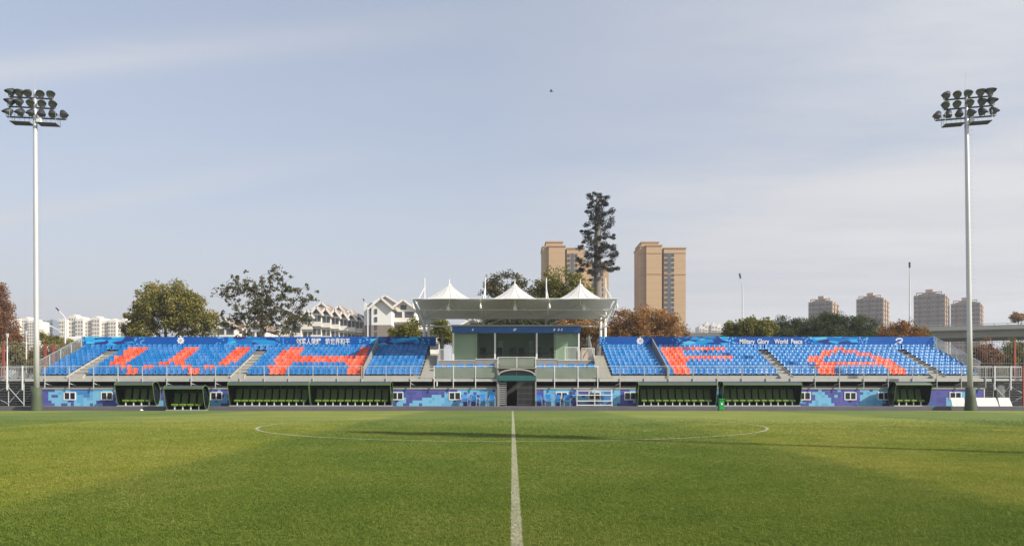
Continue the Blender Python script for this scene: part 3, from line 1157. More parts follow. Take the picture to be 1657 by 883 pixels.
sh('short four seat green shelter, leftmost of all the shelters', 186.5, 248, 61.0, .31, 4)
sh('short four seat green shelter standing forward on the pitch edge', 266, 329, 59.55, .0, 4)
sh('left half of the ten seat shelter pair left of the tunnel', 369, 499.6, 61.0, .31, 10)
sh('right half of the ten seat shelter pair left of the tunnel', 501, 632, 61.0, .31, 10)
sh('ten seat shelter right of the tunnel, left of the green bin', 1033, 1160, 61.0, .31, 10)
sh('ten seat shelter behind and right of the green bin', 1170, 1297, 61.0, .31, 10)
sh('short four seat green shelter near the right floodlight mast', 1449, 1507, 61.0, .31, 4)

# ------------------------------------------------------------------ middle terrace, tunnel, box
TX0, TX1 = -6.35, 7.0
T = thing('middle_terrace', 'raised middle terrace with glass balustrades and twelve blue seats', 'terrace', (0.3, 62.4, .31))
MB().box(TX0, -1.15, 62.35, 66, 2.36, 2.5).build('terrace_deck', M_conc, T)
MB().box(1.9, TX1, 62.35, 66, 2.36, 2.5).build('terrace_deck', M_conc, T)
MB().box(TX0, -1.15, 63.9, 66, 2.5, 2.85).build('seat_step', M_deck, T)
MB().box(1.9, TX1, 63.9, 66, 2.5, 2.85).build('seat_step', M_deck, T)
MB().box(TX0, -1.2, 62.27, 62.35, 2.30, 2.53).build('edge_beam', M_rail, T)
MB().box(1.95, TX1, 62.27, 62.35, 2.30, 2.53).build('edge_beam', M_rail, T)
MB().box(TX0, -1.15, 63.05, 63.2, 1.55, 1.93).build('inner_ledge', M_conc, T)
MB().box(1.9, TX1, 63.05, 63.2, 1.55, 1.93).build('inner_ledge', M_conc, T)
MB().box(TX0, -1.15, 65.6, 65.7, .31, 2.36).build('back_board', M_under, T)
MB().box(1.9, TX1, 65.6, 65.7, .31, 2.36).build('back_board', M_under, T)
for (a, b, zt) in ((TX0, -3.2, 4.12), (-3.18, -1.2, 4.25), (1.95, 3.9, 4.25), (3.92, TX1, 4.12)):
    MB().box(a, b, 66.0, 66.12, 2.85, zt).build('parapet', M_grey, T)
    MB().box(a, b, 65.96, 66.16, zt, zt + .05).build('parapet_cap', M_white, T)
for xs in ([-6.3, -4.75, -2.95, -1.2], [1.95, 3.45, 5.35, 6.95]):
    for a, b in zip(xs[:-1], xs[1:]):
        MB().box(a + .06, b - .06, 62.22, 62.24, 2.58, 3.42).build('glass_panel', M_frost, T)
    for x in xs:
        MB().box(x - .03, x + .03, 62.19, 62.26, 1.78, 3.5).build('rail_post', M_white, T)
    MB().box(xs[0] - .1, xs[-1] + .1, 62.2, 62.26, 3.5, 3.55).build('top_rail', M_white, T)
ME_vip = seat_mesh('vip_seat', [M_blue], 0.62, 0.62, 0.42)
ox, oy, oz = ORI[T.name]
for px_ in (710.7, 727.6, 745, 760.8, 777.7, 794.6, 875.5, 891, 908, 925, 941, 957):
    s = obj('seat', ME_vip, None, T, True)
    s.location = (WX(px_, 64.6) - ox, 64.6 - oy, 2.85 + .08 - oz)

# tunnel
TU = thing('players_tunnel', 'arched players tunnel with dark gate under the glass balcony', 'tunnel', (.33, 62.3, .31))
ax0, ax1 = -1.12, 1.88
for x in (ax0 - .07, ax1 - .02):
    MB().box(x, x + .12, 62.1, 62.4, .31, 3.35).build('jamb', M_grey, TU)
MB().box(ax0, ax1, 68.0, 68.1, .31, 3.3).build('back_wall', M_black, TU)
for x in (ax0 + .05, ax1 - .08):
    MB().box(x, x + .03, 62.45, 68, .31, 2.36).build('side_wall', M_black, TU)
MB().box(ax0 - .03, ax1 + .07, 62.05, 62.35, 2.30, 2.78).build('lintel', M_teal, TU, bevel=.03)
MB().box(ax0 + .02, ax1 + .02, 61.95, 62.05, 2.36, 2.5).build('lintel_rail', M_teal, TU)
arc = MB()
n = 18
ai, ao = [], []
for i in range(n + 1):
    a = math.pi * i / n
    ai.append((.38 + 1.40 * math.cos(a), 62.0, 2.80 + .42 * math.sin(a)))
    ao.append((.38 + 1.52 * math.cos(a), 62.0, 2.80 + .53 * math.sin(a)))
for i in range(n):
    arc.extrude([ai[i], ai[i + 1], ao[i + 1], ao[i]], (0, .3, 0))
arc.build('arch', M_conc, TU)
MB().poly([(p[0], 62.2, p[2]) for p in ai], [tuple(range(n + 1))]).build('fanlight', M_pane, TU)
MB().box(.34, .39, 62.12, 62.19, 2.80, 3.2).build('mullion', M_teal, TU)
MB().box(ax0, ax1, 62.4, 66, 3.3, 3.36).build('tunnel_roof', M_conc, TU)
# gate: louvred leaf at left, gap, folded bars at right
gl = MB()
for k in range(11):
    gl.box(ax0 + .1, ax0 + .62, 62.2, 62.24, .42 + k * .17, .42 + k * .17 + .10)
gl.box(ax0 + .06, ax0 + .1, 62.18, 62.26, .31, 2.3).box(ax0 + .62, ax0 + .66, 62.18, 62.26, .31, 2.3)
gl.build('louvre_leaf', M_grey, TU)
gr = MB()
for k in range(15):
    x = .42 + k * .097
    gr.box(x, x + .03, 62.2, 62.23, .36, 2.28)
for zz in (.4, .85, 1.3, 1.75, 2.2):
    gr.box(.40, 1.84, 62.235, 62.26, zz, zz + .07)
gr.build('bar_leaf', mat('gate_bars', (0.13, 0.13, 0.13), 0.5, 0.3), TU)
# balcony over the tunnel
BAL = thing('balcony', 'square glass fronted balcony right above the tunnel arch', 'balcony', (.38, 62.2, 3.36))
MB().box(ax0 - .1, ax1 + .12, 62.0, 66.0, 3.37, 3.44).build('balcony_floor', M_conc, BAL)
for a, b in ((ax0 + .1, .36), (.42, ax1 - .08)):
    MB().box(a, b, 62.03, 62.05, 3.5, 4.16).build('glass_panel', M_frost, BAL)
for x in (ax0 - .05, .36, ax1):
    MB().box(x, x + .06, 62.01, 62.07, 3.44, 4.22).build('balcony_post', M_white, BAL)
MB().box(ax0 - .08, ax1 + .1, 62.0, 62.08, 4.22, 4.27).build('balcony_rail', M_white, BAL)
for x in (ax0 - .04, ax1 + .01):
    MB().box(x, x + .05, 62.1, 65.9, 4.22, 4.27).build('balcony_rail', M_white, BAL)
    MB().box(x + .015, x + .03, 62.15, 65.8, 3.5, 4.16).build('glass_panel', M_frost, BAL)

# commentary box
bx0, bx1, by0, by1 = WX(732.5, 67.4), WX(938, 67.4), 67.4, 71.0
bz0, bz1, bz2 = 4.15, WZ(538.5, 67.4), WZ(528, 67.4)
B = thing('commentary_box', 'glazed white framed commentary box with blue fascia under the canopy', 'commentary box', ((bx0 + bx1) / 2, by0, .31))
MB().box(bx0 - .1, bx1 + .1, 66.2, by1 + .1, bz0 - .25, bz0).build('floor_slab', M_conc, B)
MB().box(bx0, bx1, 66.3, 66.5, .31, bz0 - .25).build('base_wall', M_under, B)
MB().box(bx0 - .12, bx1 + .12, by0 - .2, by1 + .1, bz2, bz2 + .14).build('roof', M_grey, B)
fas = MB().box(bx0 - .05, bx1 + .05, by0 - .06, by0, bz1, bz2).build('fascia', mat('plain_blue_fascia', (0.015, 0.10, 0.33), 0.5, var=0.25, scale=1.2), B)
for px_ in (733.5, 801, 868.5, 936.8):
    X = WX(px_, 67.35)
    MB().box(X - .07, X + .07, by0 - .03, by0 + .09, bz0, bz1).build('post', M_white, B)
pe = [733.5, 801, 868.5, 936.8]
for a, b in zip(pe[:-1], pe[1:]):
    xa, xb = WX(a, 67.35) + .08, WX(b, 67.35) - .08
    MB().box(xa, xb, by0 + .03, by0 + .04, bz0 + .02, bz1 - .02).build('window_pane', M_glass, B)
MB().box(bx0, bx1, by1 - .1, by1, bz0, bz2).build('rear_wall', mat('dim_room_wall', (0.34, 0.38, 0.33), 0.7, var=0.15, scale=0.9), B)
for x in (bx0 + .02, bx1 - .1):
    MB().box(x, x + .08, by0 + .1, by1 - .1, bz0, bz2 - .01).build('side_wall', M_roomwall, B)
for px_ in (771, 898):
    X = WX(px_, 67.6)
    MB().box(X - .04, X + .04, by0 + .2, by1 - .1, bz0, bz1).build('partition', M_roomwall, B)
MB().box(bx0 + .1, WX(770, 67.6), by0 + .4, by0 + .45, bz0, bz1).build('brightening_panel', M_roomwall, B)  # pale panels added close behind the glass to brighten the outer bays
MB().box(WX(899.5, 67.6), bx1 - .1, by0 + .4, by0 + .45, bz0, bz1).build('brightening_panel', M_roomwall, B)
for a, b in ((806, 814), (856, 863)):
    MB().box(WX(a, 70.8), WX(b, 70.8), by1 - .14, by1 - .1, bz0, bz0 + 2.0).build('inner_door', mat('door_white', (0.6, 0.62, 0.57), 0.6), B)
MB().box(WX(776, 68.4), WX(893, 68.4), by0 + .5, by0 + 1.0, bz0 + .68, bz0 + .74).build('counter', M_dark, B)
for (px_, wd) in ((765, 3), (833, 6), (897, 4), (904, 4), (909, 3)):
    X, Z = W(px_, 533, 67.3)
    w = wd * 67.3 / FPX / 2
    MB().extrude([(X - w, by0 - .075, Z - .1), (X + w * .4, by0 - .075, Z - .1), (X + w, by0 - .075, Z + .1), (X - w * .4, by0 - .075, Z + .1)], (0, .012, 0)).build('fascia_mark', M_print, fas)


def office_chair():
    T = thing('office_chair', 'x', 'chair', (0, 0, 0), 'black chairs inside the commentary box', local=True)
    MB().box(-.25, .25, -.25, .25, .44, .52).build('seat', M_black, T, bevel=.03)
    MB().extrude([(-.25, -.22, .62), (-.27, -.26, 1.1), (-.2, -.28, 1.28), (.2, -.28, 1.28), (.27, -.26, 1.1), (.25, -.22, .62)], (0, .07, 0)).build('backrest', M_black, T)
    MB().tube((0, 0, .08), (0, 0, .44), .03).build('column', M_dark, T)
    b = MB()
    for k in range(5):
        a = 2 * math.pi * k / 5
        b.bar((0, 0, .08), (.28 * math.cos(a), .28 * math.sin(a), .03), .04, .04)
    b.build('base', M_dark, T)
    for s in (-1, 1):
        MB().path([(s * .24, .1, .5), (s * .28, .1, .68), (s * .28, -.18, .70)], .02, 5).build('armrest', M_dark, T)
    return T


oc = office_chair()
for k, (px_, rz, lb) in enumerate(((782, .2, 'leftmost black chair inside the commentary box'), (807, -.3, 'black chair inside the box, right beside the second white post'),
                                   (830, .1, 'black chair in the middle of the commentary box, left of its twin'), (844, -.1, 'black chair in the middle of the commentary box, right of its twin'),
                                   (872, .4, 'black chair inside the box beside the third white post'), (895, -.2, 'rightmost black chair inside the commentary box'))):
    o = oc if k == 0 else copy_tree(oc)
    o.location = (WX(px_, 68.0), by0 + .65 if px_ not in (806,) else by0 + .9, bz0)
    o.location.y = by0 + 1.35
    o.rotation_euler.z = math.pi + rz
    o['label'] = lb


def railing(label, x0, x1, y, z0, h, n=11):
    T = thing('railing', label, 'railing', ((x0 + x1) / 2, y, z0), 'white bar railings')
    MB().box(x0, x1, y - .02, y + .02, z0 + h, z0 + h + .05).build('top_rail', M_white, T)
    MB().box(x0, x1, y - .02, y + .02, z0 + .08, z0 + .12).build('bottom_rail', M_white, T)
    for x in (x0, x1 - .05):
        MB().box(x, x + .05, y - .025, y + .025, z0, z0 + h).build('post', M_white, T)
    for k in range(1, n):
        x = x0 + (x1 - x0) * k / n
        MB().box(x - .012, x + .012, y - .012, y + .012, z0 + .12, z0 + h).build('baluster', M_white, T)
    return T


railing('white bar railing in front of the right bay of the commentary box', WX(914, 66.8), WX(935, 66.8), 66.8, 4.15, 1.15)
railing('white bar railing right of the commentary box beside the stairs', WX(941, 66.6), WX(962, 66.6), 66.6, 3.9, 1.3)
railing('white bar railing left of the commentary box beside the stairs', WX(707, 66.6), WX(729, 66.6), 66.6, 3.9, 1.2)
MB2 = MB().box(TX0, bx0 - .1, 66.2, 71, 2.5, 3.9)
struct(MB2.build('landing', M_grey))
struct(MB().box(bx1 + .1, TX1 + .05, 66.2, 71, 2.5, 3.9).build('landing', M_grey))

# canopy
cx0, cx1, cy0, cy1 = -8.45, 8.95, 64.5, 72.0
cz0, cz1 = 9.27, 8.35
CA = thing('tensile_canopy', 'white tensile canopy with three pointed peaks over the commentary box', 'canopy', (.25, 71, .31))
CWD = (cx1 - cx0) / 3
for c in range(3):
    nx, ny = 30, 30
    pts = []
    for j in range(ny + 1):
        for i in range(nx + 1):
            u, v = i / nx, j / ny
            x = cx0 + CWD * (c + u)
            y = cy0 + (cy1 - cy0) * v
            base = cz0 + .18 * min(1, v / .5) - (cz0 + .18 - cz1) * max(0, (v - .5) / .5) ** 1.6 - .08 * math.sin(math.pi * u) * (1 - v)
            ex, ey = (u - .5) * 2, (v - .47) * 2
            r = min(1.0, math.sqrt(ex * ex + ey * ey * .8))
            hgt = 1.62 * max(0, 1 - r) ** 1.78
            if r < .055:
                hgt = 1.62 * (1 - .055) ** 1.78
            pts.append((x, y, base + hgt))
    mb = MB().poly(pts, [(j * (nx + 1) + i, j * (nx + 1) + i + 1, (j + 1) * (nx + 1) + i + 1, (j + 1) * (nx + 1) + i) for j in range(ny) for i in range(nx)])
    mem = mb.build('membrane', M_fabric, CA, True)
    xm = cx0 + CWD * (c + .5)
    ym = cy0 + (cy1 - cy0) * .47
    MB().lathe([(.22, 0), (.20, .1), (.05, .16), (.035, .55), (0.01, .6)], 10, Matrix.Translation((xm, ym, 10.83))).build('peak_cap', M_white, mem)
    sm = MB()
    for q in range(16):
        an = 2 * math.pi * (q + .5) / 16
        prev = None
        for rr_ in (.07, .16, .28, .42, .58, .76, .95):
            u, v = .5 + rr_ * math.cos(an) / 2, .47 + rr_ * math.sin(an) / 2 / math.sqrt(.8)
            if not (0.01 < u < .99 and 0.01 < v < .99):
                break
            zz = cz0 + .18 * min(1, v / .5) - (cz0 + .18 - cz1) * max(0, (v - .5) / .5) ** 1.6 - .08 * math.sin(math.pi * u) * (1 - v) + 1.62 * (1 - rr_) ** 1.78
            p = (cx0 + CWD * (c + u), cy0 + (cy1 - cy0) * v, zz + .01)
            if prev:
                sm.bar(prev, p, .05, .025)
            prev = p
    sm.build('seam', mat('seam_tape', (.60, .58, .545), .7), mem)
    # the arms that hold the peak
    arm = MB()
    for sx in (-1, 1):
        arm.tube((xm + sx * CWD / 2, cy1 - .6, 8.3), (xm, ym, 9.15), .05, n=6)
    arm.tube((xm, ym, 9.1), (xm, ym, 10.85), .06, n=6)
    arm.tube((xm - CWD / 2, ym, 8.70), (xm + CWD / 2, ym, 8.70), .045, n=6)
    arm.build('peak_prop', M_white, CA)
    MB().lathe([(.04, .5), (.05, .28), (.13, .22), (.17, 0), (.12, -.1)], 10, Matrix.Translation((xm + (.0 if c == 1 else (.1)), cy0 + 1.2, 8.25 + .25))).build('hanging_lamp', M_white, CA)
for k in range(4):
    x = cx0 + CWD * k
    xx = x + (.12 if k == 0 else -.12 if k == 3 else 0)
    # cantilever frame: column, raking arm and mast
    if k in (0, 3):
        for dxx in (0, (.42 if k == 0 else -.42)):
            MB().tube((xx + dxx * 1.0 + (.18 if k == 0 else -.18), 71.3, .31), (xx + dxx + (.18 if k == 0 else -.18), 71.3, 8.35), .13, n=12).build('column', M_white, CA, True)
    else:
        MB().tube((xx, 71.5, 4.0), (xx, 71.5, 8.3), .10, n=12).build('column', M_white, CA, True)
    b = MB()
    b.tube((xx, cy0, cz0 - .03), (xx, cy1, cz1 - .03), .07, n=8)
    b.tube((xx, cy0 + .3, cz0 - .15), (xx, 71.3, 7.55), .06, n=8)
    for q in range(7):
        t0, t1 = q / 7, (q + .5) / 7
        pa = Vector((xx, cy0 + .3, cz0 - .1)).lerp(Vector((xx, 71.3, cz1)), t0)
        pb = Vector((xx, cy0 + .3, cz0 - .15)).lerp(Vector((xx, 71.3, 7.55)), t1)
        pc = Vector((xx, cy0 + .3, cz0 - .1)).lerp(Vector((xx, 71.3, cz1)), (q + 1) / 7)
        b.tube(pa, pb, .03, n=5)
        b.tube(pb, pc, .03, n=5)
    b.build('cantilever_arm', M_white, CA)
    mx_ = WX((687, 785, 884, 980)[k], 70.5)
    top = WZ(449.5, 70.5)
    m = MB().tube((mx_, 70.5, 8.4), (mx_, 70.5, top), .09, .05, 8)
    m.tube((mx_ + (-.9, -.28, .28, .9)[k], 69.6, 9.0), (mx_, 70.5, top - .9), .045, n=6)
    m.build('mast', M_white, CA)
    MB().lathe([(.03, .45), (.05, .3), (.1, .2), (.08, 0)], 8, Matrix.Translation((xx, cy0 + .05, cz0 - .8 + (.0 if k else 0)))).build('tie_weight', M_white, CA)
MB().tube((cx0, cy0, cz0), (cx1, cy0, cz0), .035, n=8).build('front_cable', M_white, CA)
rear = MB().tube((cx0, cy1, cz1), (cx1, cy1, cz1), .10, n=8).tube((cx0, 71.6, 7.55), (cx1, 71.6, 7.55), .07, n=8)
for q in range(3):
    xa, xb = cx0 + CWD * q, cx0 + CWD * (q + 1)
    rear.tube((xa, 71.7, 7.55), ((xa * 2 + xb) / 3, 71.9, cz1), .04, n=6).tube((xb, 71.7, 7.55), ((xa + 2 * xb) / 3, 71.9, cz1), .04, n=6)
rear.build('rear_truss', M_white, CA)


# ------------------------------------------------------------------ folding chairs, rack, bin
def chair_proto():
    T = thing('stadium_chair', 'x', 'chair', (0, 0, 0), 'blue chairs in front of the camouflage wall', local=True)
    prof = [(-.22, .36), (-.20, .45), (.12, .42), (.18, .46)]
    a = MB().extrude([(-.24, -.24, .38), (-.24, -.22, .45), (-.24, .16, .43), (-.24, .18, .39)], (.48, 0, 0))
    a.build('seat', M_blue, T, bevel=.02)
    bk = MB()
    for (w0, w1, z0, z1) in ((.22, .25, .48, .62), (.25, .25, .62, .80), (.25, .19, .80, .93)):
        bk.poly([(-w0, .17 + (z0 - .48) * .2, z0), (w0, .17 + (z0 - .48) * .2, z0), (w1, .17 + (z1 - .48) * .2, z1), (-w1, .17 + (z1 - .48) * .2, z1),
                 (-w0, .21 + (z0 - .48) * .2, z0), (w0, .21 + (z0 - .48) * .2, z0), (w1, .21 + (z1 - .48) * .2, z1), (-w1, .21 + (z1 - .48) * .2, z1)],
                [(0, 1, 2, 3), (5, 4, 7, 6), (0, 4, 5, 1), (3, 2, 6, 7), (1, 5, 6, 2), (0, 3, 7, 4)])
    bk.build('backrest', M_blue, T)
    for s in (-1, 1):
        MB().path([(s * .25, -.2, 0), (s * .24, -.18, .40)], .018, 6).build('leg', M_ridge, T)
        MB().path([(s * .25, .24, 0), (s * .24, .18, .48), (s * .2, .24, .8)], .018, 6).build('leg', M_ridge, T)
        MB().path([(s * .26, -.18, .42), (s * .29, -.18, .62), (s * .29, .2, .64)], .018, 6).build('armrest', M_ridge, T)
    return T


ch = chair_proto()
NAMES = ['first', 'second', 'third', 'fourth']
for k, px_ in enumerate((752, 766, 781, 796, 872, 887.5, 902, 917.5)):
    o = ch if k == 0 else copy_tree(ch)
    o.location = (WX(px_, 61.9), 61.9 + (.05 if k % 3 else 0), .312)
    o.rotation_euler.z = (.12, -.08, .05, -.04, .06, .1, -.15, .03)[k]
    nth = NAMES[3 - k] if k < 4 else NAMES[k - 4]
    o['label'] = ('%s blue metal legged chair to the left of the tunnel gate' if k < 4 else '%s blue metal legged chair to the right of the tunnel gate') % nth
RK = thing('shelf_rack', 'white metal rack with four shelves in front of the wall', 'rack', (WX(961, 61.9), 61.9, .31))
ra, rb_ = WX(933, 61.9), WX(990.5, 61.9)
for x in (ra, (ra + rb_) / 2, rb_ - .05):
    for y in (61.7, 62.15):
        MB().box(x, x + .05, y, y + .05, .312, 1.62).build('upright', M_white, RK)
for zz in (.36, .70, 1.17, 1.52):
    MB().box(ra - .02, rb_ + .02, 61.68, 62.22, zz, zz + .07).build('shelf', M_white, RK)
BN = thing('rubbish_bin', 'bright green plastic bin standing at the pitch edge', 'bin', (WX(1167, 59.9), 59.9, 0))
X = WX(1167, 59.9)
MB().extrude([(X - .2, 59.72, .03), (X + .2, 59.72, .03), (X + .2, 60.1, .03), (X - .2, 60.1, .03)], (0, 0, .80)).build('body', M_bin, BN, bevel=.03)
MB().box(X - .25, X + .23, 59.68, 60.14, .83, .93).build('lid', mat('bin_lid', (.012, .22, .05), .45), BN, bevel=.03)
MB().box(X - .06, X + .06, 59.70, 59.719, .45, .60).build('mark', M_print, BN)
for s in (-1, 1):
    MB().tube((X + s * .2 - .02, 60.08, .07), (X + s * .2 + .02, 60.08, .07), .06, n=10).build('wheel', M_dark, BN)
mk = MB().lathe([(.13, 0), (.12, .05), (.07, .10), (.03, .12)], 14, Matrix.Translation((WX(229, 59.6), 59.6, .002))).build('marker_dome', M_print, None, True)
tag(mk, 'small white dome marker on the pitch edge below the leftmost shelters', 'marker')

# white boards lying in a row by the right mast, steel tank, red post
for k, (a, b, lb) in enumerate(((1542, 1566, 'white tilted board left of the right floodlight mast foot'), (1583, 1618, 'longer white tilted board just right of the right floodlight mast foot'), (1619, 1640, 'short white tilted board at the right end of the row'))):
    xa, xb = WX(a, 60.9), WX(b, 60.9)
    P = thing('white_board', lb, 'board', ((xa + xb) / 2, 61.2, .31), 'white boards by the right mast')
    MB().extrude([(xa, 61.0, .32), (xb, 61.0, .32), (xb - .05, 61.35, .98), (xa + .08, 61.35, .98)], (0, .05, 0.02)).build('face', M_boards, P)
    MB().bar((xa + .02, 60.99, .36), (xa + .09, 61.32, .98), .06, .05).build('edge_trim', M_print, P)
    MB().bar((xb - .08, 61.7, .34), (xb - .07, 61.40, .95), .05, .05).build('prop', M_ridge, P)
tk = MB().lathe([(.42, 0), (.44, .06), (.44, 1.55), (.38, 1.62)], 20, Matrix.Translation((WX(1616, 63.5), 63.5, .9)))
TK = thing('steel_tank', 'shiny steel cylinder tank under the right walkway', 'tank', (WX(1616, 63.5), 63.5, .31))
tk.build('drum', M_steeltank, TK, True)
b = MB()
for zz in (1.2, 1.7, 2.2):
    b.lathe([(.45, 0), (.455, .02), (.45, .05)], 20, Matrix.Translation((WX(1616, 63.5), 63.5, zz)))
b.build('hoop', M_ridge, TK)
b = MB()
for sx in (-.25, .25):
    for sy in (-.25, .25):
        b.box(WX(1616, 63.5) + sx - .03, WX(1616, 63.5) + sx + .03, 63.5 + sy - .03, 63.5 + sy + .03, .31, .9)
b.build('stand', M_ridge, TK)


# ------------------------------------------------------------------ end walkways on scaffolding
def walkway(label, x0, x1, posts):
    T = thing('scaffold_walkway', label, 'walkway', ((x0 + x1) / 2, 62.6, .31))
    MB().box(x0, x1, 62.3, 64.6, 2.38, 2.5).build('deck', M_deck, T)
    MB().box(x0, x1, 62.24, 62.3, 2.34, 2.53).build('edge_beam', M_ridge, T)
    for y in (62.25, 64.5):
        MB().box(x0, x1, y, y + .05, 3.48, 3.54).build('top_rail', M_ridge, T)
        MB().box(x0, x1, y, y + .05, 2.68, 2.72).build('bottom_rail', M_ridge, T)
        k = x0
        while k < x1:
            MB().box(k, k + .02, y + .01, y + .03, 2.72, 3.48).build('baluster', M_ridge, T)
            k += .19
    for x in posts:
        MB().box(x - .04, x + .04, 62.18, 62.25, 1.6, 3.56).build('rail_post', M_white, T)
        MB().tube((x, 62.4, .31), (x, 62.4, 2.38), .04, n=6).build('standard', M_ridge, T)
        MB().tube((x, 64.4, .31), (x, 64.4, 2.38), .04, n=6).build('standard', M_ridge, T)
    for a, b in zip(posts[:-1], posts[1:]):
        MB().tube((a, 62.35, .5), (b, 62.35, 1.9), .03, n=6).build('brace', M_ridge, T)
        MB().tube((b, 62.3, .5), (a, 62.3, 1.9), .03, n=6).build('brace', M_ridge, T)
        MB().tube((a, 64.35, .5), (b, 64.35, 2.2), .03, n=6).build('brace', M_ridge, T)
    ram = MB()
    for k in range(9):
        zz = 2.2 - .22 * k
        ram.box(x0 + .3, x1 - .3, 64.8 + .28 * k, 65.1 + .28 * k, zz - .04, zz)
    ram.build('steps', M_ridge, T)
    MB().box(x0, x1, 68.0, 68.04, .31, 2.4).build('dark_netting', M_black, T)
    return T


walkway('grey scaffold walkway with bar railing at the far left end', -46.5, -39.55, [-46.3, -43.6, -40.9, -39.65])
walkway('grey scaffold walkway with bar railing at the far right end', 39.0, 46.5, [39.1, 40.4, 42.9, 46.0])
rp = thing('red_post', 'magenta red post at the right edge under the walkway', 'post', (WX(1653, 62.0), 62.0, .31))
MB().box(WX(1655.3, 62), WX(1658.5, 62), 61.98, 62.1, .31, 3.5).build('shaft', M_red, rp)
MB().box(WX(1655, 62), WX(1658.8, 62), 61.95, 62.13, 3.5, 3.56).build('cap', M_red, rp)


def fence(label, x0, x1, y, z1, reds):
    T = thing('wire_fence', label, 'fence', ((x0 + x1) / 2, y, 0), 'wire fences behind the stand')
    for x in reds:
        MB().box(x - .1, x + .1, y - .08, y + .08, -.1, z1).build('post', M_red, T)
    w = MB()
    k = x0
    while k < x1:
        w.box(k, k + .022, y, y + .012, 0, z1 - .05)
        k += .24
    for zz in (z1 - .08, z1 * .66, z1 * .33, .3):
        w.box(x0, x1, y + .013, y + .045, zz, zz + .04)
    w.build('mesh', M_wire, T)
    return T


fence('tall wire fence with red posts behind the left walkway', -62, -43.0, 76.0, WZ(556.5, 76), [WX(5.5, 76), WX(73, 76), WX(86, 76), WX(-30, 76)])
fence('tall wire fence with red posts behind the right walkway', 43.8, 62, 77.0, WZ(552, 77), [WX(1566, 77), WX(1642, 77), WX(1675, 77)])


# ------------------------------------------------------------------ floodlight masts
def floodlight_lamp(mbs, c, yaw, tilt, r=.30):
    """bowl, lens and hood; -Y is the beam before turning"""
    M = Matrix.Translation(c) @ Matrix.Rotation(yaw, 4, 'Z') @ Matrix.Rotation(tilt, 4, 'X') @ Matrix.Rotation(math.pi / 2, 4, 'X')
    bowl, lens = mbs
    bowl.lathe([(.10, -.42), (.20, -.36), (r * .85, -.15), (r, 0.0), (r, .05)], 14, M)
    lens.lathe([(r * .93, .052), (r * .90, .06)], 14, M)
    # hood: half ring standing out over the beam
    pts, fs = [], []
    n = 10
    for i in range(n + 1):
        a = math.pi * i / n
        d = .05 + .26 * math.sin(a)
        for rr_, zz in ((r, .05), (r * 1.04, d), (r * 1.08, d), (r * 1.04, .05)):
            pts.append(M @ Vector((rr_ * math.cos(a), rr_ * math.sin(a), zz)))
    for i in range(n):
        for q in range(4):
            fs.append((i * 4 + q, i * 4 + (q + 1) % 4, (i + 1) * 4 + (q + 1) % 4, (i + 1) * 4 + q))
    bowl.poly(pts, fs)


